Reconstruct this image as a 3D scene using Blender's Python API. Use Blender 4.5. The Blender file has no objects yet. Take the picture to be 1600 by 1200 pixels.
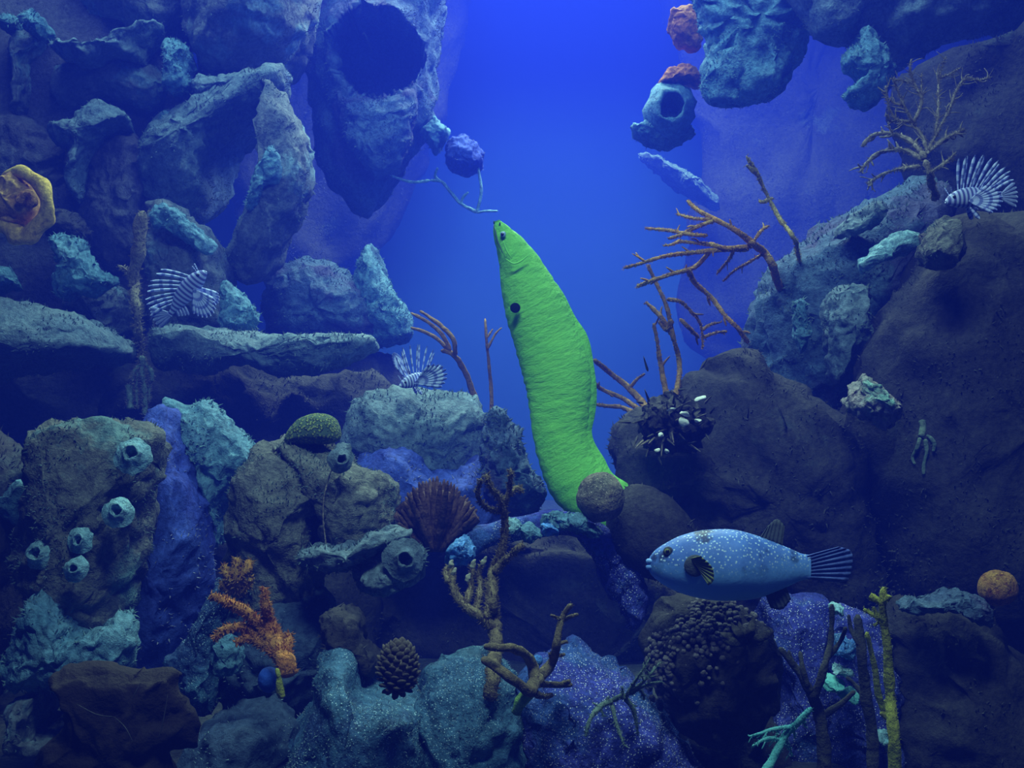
import bpy, math, random
from mathutils import Vector, Matrix, noise
from mathutils.bvhtree import BVHTree

# ------------------------------------------------------------------ camera, water, lamps, exposure
F, CAMZ = 1920.0, .85                      # focal length in pixels of the 1600x1200 frame, camera height over the tank floor
scene = bpy.context.scene
col = scene.collection
cd = bpy.data.cameras.new('camera'); cam = bpy.data.objects.new('camera', cd); col.objects.link(cam)
cam.location = (0, 0, CAMZ); cam.rotation_euler = (math.pi / 2, 0, 0)
cd.sensor_width = 36; cd.lens = 36 * F / 1600; cd.clip_start = .02; cd.clip_end = 100
scene.camera = cam

world = bpy.data.worlds.new('water'); scene.world = world; world.use_nodes = True
wn = world.node_tree; wn.nodes.clear()
wo = wn.nodes.new('ShaderNodeOutputWorld')
wb = wn.nodes.new('ShaderNodeBackground'); wb.inputs['Color'].default_value = (.02, .05, .2, 1); wb.inputs['Strength'].default_value = 0
wv = wn.nodes.new('ShaderNodeVolumeScatter')        # the water fills the whole tank: blue haze
wv.inputs['Color'].default_value = (.025, .05, 1, 1); wv.inputs['Density'].default_value = .14
wv.inputs['Anisotropy'].default_value = .0
wa = wn.nodes.new('ShaderNodeVolumeAbsorption')     # and swallows red light first
wa.inputs['Color'].default_value = (.3, .75, 1, 1); wa.inputs['Density'].default_value = .1
ws = wn.nodes.new('ShaderNodeAddShader'); wn.links.new(wv.outputs[0], ws.inputs[0]); wn.links.new(wa.outputs[0], ws.inputs[1])
wn.links.new(wb.outputs[0], wo.inputs['Surface']); wn.links.new(ws.outputs[0], wo.inputs['Volume'])

def lamp(name, loc, aim, sx, sy, energy, color, spread=math.pi):
    l = bpy.data.lights.new(name, 'AREA'); l.shape = 'RECTANGLE'; l.size = sx; l.size_y = sy
    l.energy = energy; l.color = color; l.spread = spread
    o = bpy.data.objects.new(name, l); col.objects.link(o); o.location = loc
    o.rotation_euler = (Vector(aim) - Vector(loc)).to_track_quat('-Z', 'Y').to_euler()
    return o
lamp('tank_lamp_rear_offscreen', (.25, 6.4, 4.2), (.25, 6.4, 0), 2.2, 1.2, 420, (.68, .72, 1), math.radians(130))
lamp('tank_lamp_middle_offscreen', (-.3, 4.0, 3.6), (-.3, 4.0, 0), 3.4, .9, 110, (.56, .76, 1), math.radians(165))
lamp('tank_lamp_front_offscreen', (.1, 1.3, 3.0), (.1, 3.0, .7), 1.2, .4, 25, (.60, .78, 1), math.radians(95))

vs = scene.view_settings
vs.view_transform = 'Standard'; vs.look = 'None'; vs.gamma = 1; vs.exposure = 0; vs.use_curve_mapping = False
scene.cycles.use_denoising = True
scene.cycles.volume_bounces = 0
scene.cycles.max_bounces = 4

# ------------------------------------------------------------------ helpers
def P(x, y, d):                            # a point of the place: picture column/row of the survey and distance from the glass
    return Vector(((x - 800) / F * d, d, CAMZ - (y - 600) / F * d))

def tag(o, label, cat, group=None, kind=None):
    if label: o['label'] = label
    if cat: o['category'] = cat
    if group: o['group'] = group
    if kind: o['kind'] = kind
    return o

def build(name, verts, faces, mat, parent=None, loc=None, smooth=True):
    vs_ = [Vector(v) for v in verts]
    if loc is None:
        if parent is not None: loc = parent['_o']
        else:
            n = len(vs_)
            loc = (sum(v.x for v in vs_) / n, sum(v.y for v in vs_) / n, min(v.z for v in vs_))
    L = Vector(loc)
    if name not in ('wall', 'inside', 'membrane', 'polyps', 'knobs'):          # closed skins face outwards
        c0 = vs_[0]; w = 0
        for q in faces:
            for k_ in range(1, len(q) - 1): w += (vs_[q[0]] - c0).dot((vs_[q[k_]] - c0).cross(vs_[q[k_ + 1]] - c0))
        if w < 0: faces = [tuple(q)[::-1] for q in faces]
    me = bpy.data.meshes.new(name)
    me.from_pydata([tuple(v - L) for v in vs_], [], faces)
    if smooth: me.polygons.foreach_set('use_smooth', [True] * len(me.polygons))
    me.materials.append(mat)
    o = bpy.data.objects.new(name, me); col.objects.link(o)
    if parent is None: o.location = L
    else: o.parent = parent
    return o

ROOTS = []
def thing(name, label, cat, loc, group=None):
    o = bpy.data.objects.new(name, None); col.objects.link(o)
    o.location = loc; o.empty_display_size = .05
    o['_o'] = tuple(loc); ROOTS.append(o)
    return tag(o, label, cat, group)

def catmull(pts, n, closed=False):
    pts = [Vector(p) for p in pts]; m = len(pts); dense = []
    seg = m if closed else m - 1
    for i in range(seg):
        if closed: a, b, c, e = pts[i - 1], pts[i], pts[(i + 1) % m], pts[(i + 2) % m]
        else: a, b, c, e = pts[max(i - 1, 0)], pts[i], pts[i + 1], pts[min(i + 2, m - 1)]
        for k in range(12):
            t = k / 12
            dense.append(.5 * ((2 * b) + (c - a) * t + (2 * a - 5 * b + 4 * c - e) * t * t + (3 * b - a - 3 * c + e) * t ** 3))
    dense.append(pts[0] if closed else pts[-1])
    ln = [0]
    for i in range(1, len(dense)): ln.append(ln[-1] + (dense[i] - dense[i - 1]).length)
    out = []; j = 0
    cnt = n if closed else n - 1
    for k in range(n):
        s = ln[-1] * k / cnt
        while j < len(ln) - 2 and ln[j + 1] < s: j += 1
        d = ln[j + 1] - ln[j]
        out.append(dense[j].lerp(dense[j + 1], (s - ln[j]) / d if d > 0 else 0))
    return out

def nvec(p):                               # three independent noise values, the same at every run
    return Vector((noise.noise(p), noise.noise(p + Vector((31.7, 5.3, 11.9))), noise.noise(p + Vector((-7.1, 47.3, 23.1)))))

SOLID = []                                  # (BVH, lowest corner, highest corner, distance) of the rocks standing so far
def seat(verts, D):
    """stones press against one another: what would run into a standing stone stops a little under its skin"""
    lo = Vector([min(v[a] for v in verts) for a in range(3)]); hi = Vector([max(v[a] for v in verts) for a in range(3)])
    fw, bw = Vector((0, 1, 0)), Vector((0, -1, 0))
    for bvh, l, h, d in SOLID:
        if any(lo[a] > h[a] or hi[a] < l[a] for a in range(3)): continue
        for v in verts:
            if not (l.x < v.x < h.x and l.z < v.z < h.z) or v.y < l.y: continue
            a = bvh.ray_cast(Vector((v.x, l.y - .1, v.z)), fw)[0]
            if a is None: continue
            if D <= d:
                if v.y > a.y + .012: v.y = a.y + .012
            elif v.y > a.y + .012:
                b = bvh.ray_cast(Vector((v.x, h.y + .1, v.z)), bw)[0]
                if b is not None and v.y < b.y - .012: v.y = b.y - .012
def stand(verts, faces, D):
    SOLID.append((BVHTree.FromPolygons(verts, faces), Vector([min(v[a] for v in verts) for a in range(3)]), Vector([max(v[a] for v in verts) for a in range(3)]), D))
def on(x, y):                               # how far away the standing stone is that one sees at this spot
    o = Vector((0, 0, CAMZ)); d = (P(x, y, 1) - o).normalized(); hits = [t[0].ray_cast(o, d)[0] for t in SOLID]
    return min(h.y for h in hits if h is not None)

def blob(name, outline, D, T, mat, seed=0, rough=.1, p=2.4, N=110, R=17, parent=None, sharp=.05, back=1.0, fine=.035, pits=(), turf=None, solid=False):
    """a closed stone: its widest section follows the outline at distance D, T is half its depth"""
    ol = catmull([(x, y, 0) for x, y in outline], N, True)
    a = cx = cy = 0
    for i in range(N):
        u, v = ol[i - 1], ol[i]; w = u.x * v.y - v.x * u.y
        a += w; cx += (u.x + v.x) * w; cy += (u.y + v.y) * w
    c = Vector((cx / (3 * a), cy / (3 * a), 0)); s = math.sqrt(abs(a) / 2) * D / F
    rows = []
    for k in range(1, R + 1): rows.append((math.sin(k / R * math.pi / 2), -1))
    for k in range(R - 1, 0, -1): rows.append((math.sin(k / R * math.pi / 2), 1))
    sd = Vector((seed * 7.13, seed * 3.7, seed * 11.9))
    def disp(q):
        v = nvec(q * (1.5 / s) + sd) * (rough * s)
        v += nvec(q * (4.2 / s) + sd) * (rough * .42 * s)
        v += nvec(q * (11 / s) + sd) * (fine * s)
        h = noise.voronoi(q * (2.2 / s) + sd)[0]
        v += Vector((0, 1, 0)) * ((h[1] - h[0]) * -sharp * s)
        v += nvec(q * 26 + sd) * .012 * min(1, fine * 30)
        v += nvec(q * 60 + sd) * .006 * min(1, fine * 30)
        return q + v
    verts = [disp(P(c.x, c.y, D) + Vector((0, -T, 0)))]
    for t, sg in rows:
        dep = T * (max(0, 1 - t ** p)) ** (1 / p) * (sg if sg < 0 else back)
        dep0 = dep
        for o in ol:
            q = c.lerp(o, t); dep = dep0
            if sg < 0:
                for hx, hy, hrx, hry, hd, rim in pits:
                    e = math.hypot((q.x - hx) / hrx, (q.y - hy) / hry)
                    if e < 1: dep += hd * min(1, (1 - e) * 5)
                    elif e < 1.5: dep -= rim * (1.5 - e) * 2
            verts.append(disp(P(q.x, q.y, D) + Vector((0, dep, 0))))
    verts.append(disp(P(c.x, c.y, D) + Vector((0, T * back, 0))))
    faces = []; m = len(rows)
    sgn = 1 if a > 0 else -1
    for i in range(N):
        j = (i + 1) % N
        faces.append((0, 1 + i, 1 + j)[::sgn])
        for k in range(m - 1):
            A = 1 + k * N
            faces.append((A + i, A + N + i, A + N + j, A + j)[::sgn])
        A = 1 + (m - 1) * N
        faces.append((A + i, len(verts) - 1, A + j)[::sgn])
    if solid: seat(verts, D); stand(verts, faces, D)
    ob = build(name, verts, faces, mat, parent)
    if turf and parent is None:                     # patches of short algae turf and tiny hydroids, too fine to count
        tm, dens, ln_ = turf; rn = random.Random(seed); me = ob.data; pp, dd, ll = [], [], []
        for po in me.polygons:
            if po.normal.y > .35: continue
            c_ = po.center; w = noise.noise((c_ + ob.location) * 9 + sd) + .5 * noise.noise((c_ + ob.location) * 28)
            if w < .02: continue
            for _ in range(int(po.area * dens * min(1, w * 3) + rn.random())):
                vi = [me.vertices[i].co for i in po.vertices]; a, b = rn.random(), rn.random()
                pp.append(vi[0].lerp(vi[1], a).lerp(vi[-1].lerp(vi[-2], a), b)); dd.append(po.normal + Vector((rn.gauss(0, .45), rn.gauss(0, .45), rn.gauss(.2, .45)))); ll.append(ln_ * rn.uniform(.4, 1.3))
        if pp:
            v, f = cones(pp, dd, ll, ln_ * .22, 3)
            me2 = bpy.data.meshes.new('algae_turf'); me2.from_pydata([tuple(q) for q in v], [], f); me2.materials.append(tm)
            o2 = bpy.data.objects.new('algae_turf', me2); col.objects.link(o2); o2.parent = ob; o2['kind'] = 'stuff'
    return ob

def tube(pts, radii, sides=8, rings=None, bump=0, seed=0, flat=1.0, bscale=40):
    """a tapered round limb along points (world), closed at both ends"""
    rings = rings or max(6, len(pts) * 5)
    cp = catmull(pts, rings); n = len(radii)
    verts, faces = [], []
    up = Vector((.13, -1, .21)).normalized()
    for k, q in enumerate(cp):
        tan = (cp[min(k + 1, rings - 1)] - cp[max(k - 1, 0)]).normalized()
        u = (up - tan * up.dot(tan)).normalized(); w = tan.cross(u)
        f = k / (rings - 1) * (n - 1); i = min(int(f), n - 2)
        r = radii[i] + (radii[i + 1] - radii[i]) * (f - i)
        if k in (0, rings - 1): r *= .45
        for s in range(sides):
            a = 2 * math.pi * s / sides
            d = u * math.cos(a) * flat + w * math.sin(a)
            rr = r
            if bump: rr *= 1 + bump * noise.noise((q + d * r) * bscale + Vector((seed, 0, 0)))
            verts.append(q + d * rr)
    for k in range(rings - 1):
        for s in range(sides):
            t = (s + 1) % sides
            faces.append((k * sides + s, k * sides + t, (k + 1) * sides + t, (k + 1) * sides + s))
    verts += [cp[0], cp[-1]]
    for s in range(sides):
        t = (s + 1) % sides
        faces.append((len(verts) - 2, t, s)); faces.append((len(verts) - 1, (rings - 1) * sides + s, (rings - 1) * sides + t))
    return verts, faces

def px(pts, D, drift=0, seed=0, d0=0):
    out = []
    for i, p in enumerate(pts):
        dd = p[2] if len(p) > 2 else d0 + drift * noise.noise(Vector((p[0] * .012, p[1] * .012, seed * 3.3)))
        out.append(P(p[0], p[1], D + dd))
    return out

def cones(points, dirs, lens, rad, sides=4):
    verts, faces = [], []
    for p, d, l in zip(points, dirs, lens):
        u = d.orthogonal().normalized(); w = d.cross(u).normalized(); b = len(verts)
        for s in range(sides):
            a = 2 * math.pi * s / sides
            verts.append(p + (u * math.cos(a) + w * math.sin(a)) * rad)
        verts.append(p + d.normalized() * l)
        for s in range(sides): faces.append((b + s, b + (s + 1) % sides, b + sides))
    return verts, faces

def coral(name, label, cat, mat, D, branches, drift=.12, bump=.35, group=None, fuzz=0, flen=6, fr=1.2, fmat=None, seed=1, bscale=40, sides=8, twigs=0, tlen=18):
    """a branching colony: branches = [(r0, r1, [(x, y), ...]), ...], radii in survey pixels"""
    b0 = branches[0][2][0]
    root = thing(name, label, cat, P(b0[0], b0[1], D), group)
    k = D / F; rnd = random.Random(seed); fp, fd, fl = [], [], []
    for i, (r0, r1, pts) in enumerate(branches):
        w = px(pts, D, drift, seed)
        v, f = tube(w, [r0 * k, (r0 * .6 + r1 * .4) * k, r1 * k], sides, max(8, len(pts) * 7), bump, seed + i, bscale=bscale)
        build('branch', v, f, mat, root)
        if twigs and i:
            cq = catmull(w, 30); nt_ = int(sum((cq[j + 1] - cq[j]).length for j in range(29)) / k * twigs)
            for q in range(nt_):
                j = rnd.randint(6, 28); tan = (cq[j + 1] - cq[j]).normalized(); sd_ = rnd.choice((-1, 1))
                d = (tan * .8 + tan.cross(Vector((0, -1, 0))) * sd_ * rnd.uniform(.5, 1) + Vector((0, rnd.uniform(-.6, .6), 0))).normalized(); l = tlen * k * rnd.uniform(.5, 1.2)
                e1 = cq[j] + d * l * .5; e2 = e1 + (d + Vector((rnd.gauss(0, .4), rnd.gauss(0, .3), rnd.gauss(.1, .4)))).normalized() * l * .5
                v, f = tube([cq[j], e1, e2], [r1 * .8 * k, r1 * .7 * k, r1 * .4 * k], 5, 8, bump, q); build('twig', v, f, mat, root)
        if fuzz:
            cp = catmull(w, 40); L = sum((cp[j + 1] - cp[j]).length for j in range(39))
            for q in range(int(L / k * fuzz)):
                t = rnd.random(); j = min(int(t * 39), 38); a = rnd.random() * 6.283
                tan = (cp[j + 1] - cp[j]).normalized(); u = tan.orthogonal().normalized(); ww = tan.cross(u)
                d = u * math.cos(a) + ww * math.sin(a) + tan * .3
                fp.append(cp[j].lerp(cp[j + 1], rnd.random()) + d * (r0 + (r1 - r0) * t) * k * .8); fd.append(d); fl.append(flen * k * rnd.uniform(.5, 1.2))
    if fuzz:
        v, f = cones(fp, fd, fl, fr * k)
        o = build('polyps', v, f, fmat or mat, root, smooth=False); o['kind'] = 'stuff'
    return root

# ------------------------------------------------------------------ materials
def mat(name, c1, c2, scale=6, bump=.5, rough=.85, enc=None, enc_t=.56, enc_s=2.2, speck=None, speck_s=60, speck_r=.14, fine=28, spec=.2, dist=.03, k=(1, 1, 1), grain=.6):
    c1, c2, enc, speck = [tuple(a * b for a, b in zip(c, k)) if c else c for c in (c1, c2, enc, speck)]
    m = bpy.data.materials.new(name); m.use_nodes = True
    nt = m.node_tree; nd = nt.nodes; ln = nt.links
    bs = nd['Principled BSDF']; bs.inputs['Roughness'].default_value = rough
    bs.inputs['Specular IOR Level'].default_value = spec
    tc = nd.new('ShaderNodeTexCoord'); oi = nd.new('ShaderNodeObjectInfo')
    mp = nd.new('ShaderNodeVectorMath'); mp.operation = 'ADD'
    sc = nd.new('ShaderNodeVectorMath'); sc.operation = 'SCALE'; sc.inputs[0].default_value = (37, 17, 29)
    ln.new(oi.outputs['Random'], sc.inputs['Scale']); ln.new(tc.outputs['Object'], mp.inputs[0]); ln.new(sc.outputs[0], mp.inputs[1])
    def nz(s, det=6, r=.6):
        n = nd.new('ShaderNodeTexNoise'); n.inputs['Scale'].default_value = s; n.inputs['Detail'].default_value = det; n.inputs['Roughness'].default_value = r
        ln.new(mp.outputs[0], n.inputs['Vector']); return n
    def ramp(src, a, b):
        r = nd.new('ShaderNodeMapRange'); r.inputs['From Min'].default_value = a; r.inputs['From Max'].default_value = b
        ln.new(src, r.inputs['Value']); return r.outputs[0]
    def mix(f, a, b):
        x = nd.new('ShaderNodeMix'); x.data_type = 'RGBA'; ln.new(f, x.inputs[0])
        for s, v in ((x.inputs[6], a), (x.inputs[7], b)):
            if isinstance(v, tuple): s.default_value = v + (1,)
            else: ln.new(v, s)
        return x.outputs[2]
    n1 = nz(scale); c = mix(ramp(n1.outputs['Fac'], .35, .65), c1, c2)
    if enc:
        n2 = nz(enc_s, 8, .65); c = mix(ramp(n2.outputs['Fac'], enc_t, enc_t + .06), c, enc)
    n3 = nz(fine, 5, .7)
    if bump >= .6 and grain:                        # mottled grain of the crust
        n5 = nz(fine * 2.3, 6, .75); hv = nd.new('ShaderNodeMix'); hv.data_type = 'RGBA'; hv.blend_type = 'MULTIPLY'; hv.inputs[0].default_value = 1
        g5 = nd.new('ShaderNodeMapRange'); g5.inputs['From Min'].default_value = .32; g5.inputs['From Max'].default_value = .68; g5.inputs['To Min'].default_value = 1 - grain; g5.inputs['To Max'].default_value = 1 + grain
        ln.new(n5.outputs['Fac'], g5.inputs['Value']); ln.new(c, hv.inputs[6]); ln.new(g5.outputs[0], hv.inputs[7]); c = hv.outputs[2]
    if speck:
        v = nd.new('ShaderNodeTexVoronoi'); v.inputs['Scale'].default_value = speck_s; ln.new(mp.outputs[0], v.inputs['Vector'])
        n4 = nz(7, 3); g = nd.new('ShaderNodeMath'); g.operation = 'MULTIPLY'
        ln.new(ramp(v.outputs['Distance'], speck_r, speck_r * .5), g.inputs[0]); ln.new(ramp(n4.outputs['Fac'], .40, .54), g.inputs[1])
        c = mix(g.outputs[0], c, speck)
    ln.new(c, bs.inputs['Base Color'])
    ad = nd.new('ShaderNodeMath'); ad.operation = 'MULTIPLY_ADD'; ad.inputs[1].default_value = .5
    ln.new(n3.outputs['Fac'], ad.inputs[0]); ln.new(n1.outputs['Fac'], ad.inputs[2])
    bp = nd.new('ShaderNodeBump'); bp.inputs['Strength'].default_value = bump; bp.inputs['Distance'].default_value = dist
    ln.new(ad.outputs[0], bp.inputs['Height']); ln.new(bp.outputs[0], bs.inputs['Normal'])
    return m

TEAL = (.10, .30, .34)
M = {
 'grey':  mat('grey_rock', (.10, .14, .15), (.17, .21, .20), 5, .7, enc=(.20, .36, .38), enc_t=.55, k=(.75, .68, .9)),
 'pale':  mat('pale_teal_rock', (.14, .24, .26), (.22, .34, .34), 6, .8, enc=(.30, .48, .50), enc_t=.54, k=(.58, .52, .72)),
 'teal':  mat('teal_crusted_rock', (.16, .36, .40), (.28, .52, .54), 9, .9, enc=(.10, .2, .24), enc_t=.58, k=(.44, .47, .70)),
 'reefwall': mat('reef_wall_rock', (.06, .055, .09), (.085, .085, .12), 4, .8, enc=(.05, .045, .07), enc_t=.52),
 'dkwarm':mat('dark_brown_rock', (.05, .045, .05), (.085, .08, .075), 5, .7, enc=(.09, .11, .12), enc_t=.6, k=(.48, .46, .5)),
 'brown': mat('brown_grey_rock', (.13, .13, .12), (.19, .19, .16), 7, .8, enc=(.14, .25, .26), enc_t=.54, speck=(.5, .55, .5), speck_s=90, speck_r=.10, k=(0.6, 0.62, 0.72)),
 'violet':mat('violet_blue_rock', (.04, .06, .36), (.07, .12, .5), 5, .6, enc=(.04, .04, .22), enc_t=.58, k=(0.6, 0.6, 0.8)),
 'spark': mat('speckled_blue_rock', (.07, .15, .24), (.11, .22, .30), 8, .8, speck=(.85, 1, 1), speck_s=190, speck_r=.27, enc=(.05, .09, .2), enc_t=.55, k=(0.6, 0.7, 0.9)),
 'sparkv':mat('speckled_violet_rock', (.035, .045, .32), (.055, .06, .40), 8, .8, speck=(.85, .85, 1), speck_s=190, speck_r=.28, enc=(.04, .09, .34), enc_t=.55),
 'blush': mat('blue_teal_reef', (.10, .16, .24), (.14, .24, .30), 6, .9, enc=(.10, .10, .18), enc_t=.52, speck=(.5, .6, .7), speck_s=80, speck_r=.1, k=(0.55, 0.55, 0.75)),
 'navy':  mat('navy_rock', (.04, .07, .12), (.07, .11, .16), 6, .7, speck=(.6, .7, .75), speck_s=55, speck_r=.07, k=(0.7, 0.7, 0.9)),
 'blackbrown': mat('black_brown_coral', (.018, .012, .011), (.028, .019, .016), 12, .5),
 'gorange': mat('orange_gorgonian', (.40, .17, .02), (.34, .20, .03), 14, .6, speck=(.7, .55, .2), speck_s=160, speck_r=.3),
 'gbrown': mat('brown_gorgonian', (.20, .10, .02), (.26, .14, .025), 14, .6),
 'gyellow': mat('yellow_gorgonian', (.36, .26, .05), (.28, .22, .07), 14, .7, speck=(.6, .55, .3), speck_s=150, speck_r=.22),
 'lime': mat('lime_stalk', (.26, .28, .03), (.34, .33, .05), 14, .6, speck=(.5, .5, .2), speck_s=150, speck_r=.2),
 'olive': mat('olive_branch', (.15, .11, .06), (.20, .15, .08), 16, .8, speck=(.45, .4, .25), speck_s=140, speck_r=.2),
 'bushg': mat('grey_brown_bush', (.16, .13, .11), (.26, .22, .18), 16, .6),
 'greyb': mat('grey_green_branch', (.10, .15, .14), (.16, .21, .18), 16, .6),
 'darkb': mat('dark_stalk', (.035, .035, .03), (.055, .05, .04), 14, .6),
 'cyan': mat('cyan_branch', (.10, .42, .50), (.16, .50, .56), 14, .5),
 'orange': mat('orange_soft_coral', (.44, .15, .03), (.50, .22, .05), 18, .8, enc=(.35, .16, .04), enc_s=9, enc_t=.55),
 'osponge': mat('orange_sponge', (.48, .20, .05), (.58, .30, .07), 40, 1.0, fine=70, enc=(.26, .09, .02), enc_s=48, enc_t=.55),
 'ysponge': mat('yellow_sponge', (.60, .36, .06), (.66, .44, .10), 9, .6),
 'osponge2': mat('ochre_sponge', (.52, .24, .06), (.56, .34, .10), 9, .6, enc=(.28, .14, .06), enc_s=8, enc_t=.56),
 'ball': mat('round_sponge', (.13, .12, .10), (.20, .16, .13), 20, 1.0, speck=(.55, .45, .42), speck_s=150, speck_r=.26),
 'blue': mat('cobalt_tunicate', (.02, .07, .5), (.03, .10, .6), 8, .3),
 'bluebright': mat('bright_blue_crust', (.06, .2, .7), (.14, .35, .85), 25, .8, speck=(.8, .9, 1), speck_s=150, speck_r=.2),
 'ocrust': mat('dull_orange_crust', (.24, .075, .02), (.30, .12, .03), 12, .7), 'tip': mat('pale_tip', (.30, .30, .24), (.42, .42, .36), 40, .4), 'shell': mat('white_shell', (.6, .65, .7), (.75, .75, .75), 20, .3),
 'lump': mat('lilac_crust', (.22, .22, .24), (.32, .27, .3), 22, 1.0, enc=(.22, .42, .42), enc_t=.52),
 'tube': mat('blue_tube_sponge', (.16, .32, .46), (.24, .42, .55), 18, .9, speck=(.7, .8, .85), speck_s=120, speck_r=.16),
 'fan': mat('brown_sea_fan', (.085, .045, .04), (.12, .065, .05), 16, .6),
 'cone': mat('grey_brown_scales', (.17, .13, .11), (.30, .25, .21), 30, .7),
 'turf': mat('turf_grey_green', (.06, .10, .12), (.12, .16, .17), 30, .1), 'turf_pale': mat('turf_pale', (.09, .17, .21), (.15, .25, .29), 30, .1),
 'turf_blue': mat('turf_blue', (.14, .24, .34), (.30, .40, .46), 30, .1), 'turf_violet': mat('turf_violet', (.12, .13, .34), (.34, .34, .5), 30, .1), 'turf_dark': mat('turf_dark', (.045, .045, .05), (.09, .085, .09), 30, .1),
 'paint': mat('blue_tank_wall', (.02, .06, .32), (.025, .07, .36), 1, .1),
 'sand': mat('tank_sand', (.035, .04, .05), (.05, .055, .06), 30, .6),
}
def brain_mat():
    m = mat('green_brain_coral', (.20, .26, .06), (.26, .32, .08), 14, .3); nt = m.node_tree; nd = nt.nodes; ln = nt.links
    v = nd.new('ShaderNodeTexVoronoi'); v.inputs['Scale'].default_value = 130; v.feature = 'F1'
    tc = nd.new('ShaderNodeTexCoord'); ln.new(tc.outputs['Object'], v.inputs['Vector'])
    r = nd.new('ShaderNodeMapRange'); r.inputs['From Min'].default_value = .55; r.inputs['From Max'].default_value = .35
    ln.new(v.outputs['Distance'], r.inputs['Value'])
    x = nd.new('ShaderNodeMix'); x.data_type = 'RGBA'; ln.new(r.outputs[0], x.inputs[0])
    x.inputs[6].default_value = (.06, .10, .06, 1); x.inputs[7].default_value = (.22, .27, .08, 1)
    b = nd['Principled BSDF']; ln.new(x.outputs[2], b.inputs['Base Color'])
    bp = nd.new('ShaderNodeBump'); bp.inputs['Distance'].default_value = .012; ln.new(r.outputs[0], bp.inputs['Height']); ln.new(bp.outputs[0], b.inputs['Normal'])
    return m
M['brain'] = brain_mat()

# ------------------------------------------------------------------ the tank
def slab(name, x0, x1, y0, y1, z0, z1, m):
    v = [(x, y, z) for x in (x0, x1) for y in (y0, y1) for z in (z0, z1)]
    f = [(0, 1, 3, 2), (4, 6, 7, 5), (0, 4, 5, 1), (2, 3, 7, 6), (0, 2, 6, 4), (1, 5, 7, 3)]
    o = build(name, v, f, m, smooth=False); o['kind'] = 'structure'; return o
slab('floor', -4, 4, -.5, 9.2, -.1, 0, M['sand'])
slab('wall_back', -4, 4, 9, 9.2, 0, 5.2, M['paint'])
slab('wall_left', -4.2, -4, -.5, 9.2, 0, 5.2, M['paint'])
slab('wall_right', 4, 4.2, -.5, 9.2, 0, 5.2, M['paint'])

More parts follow.
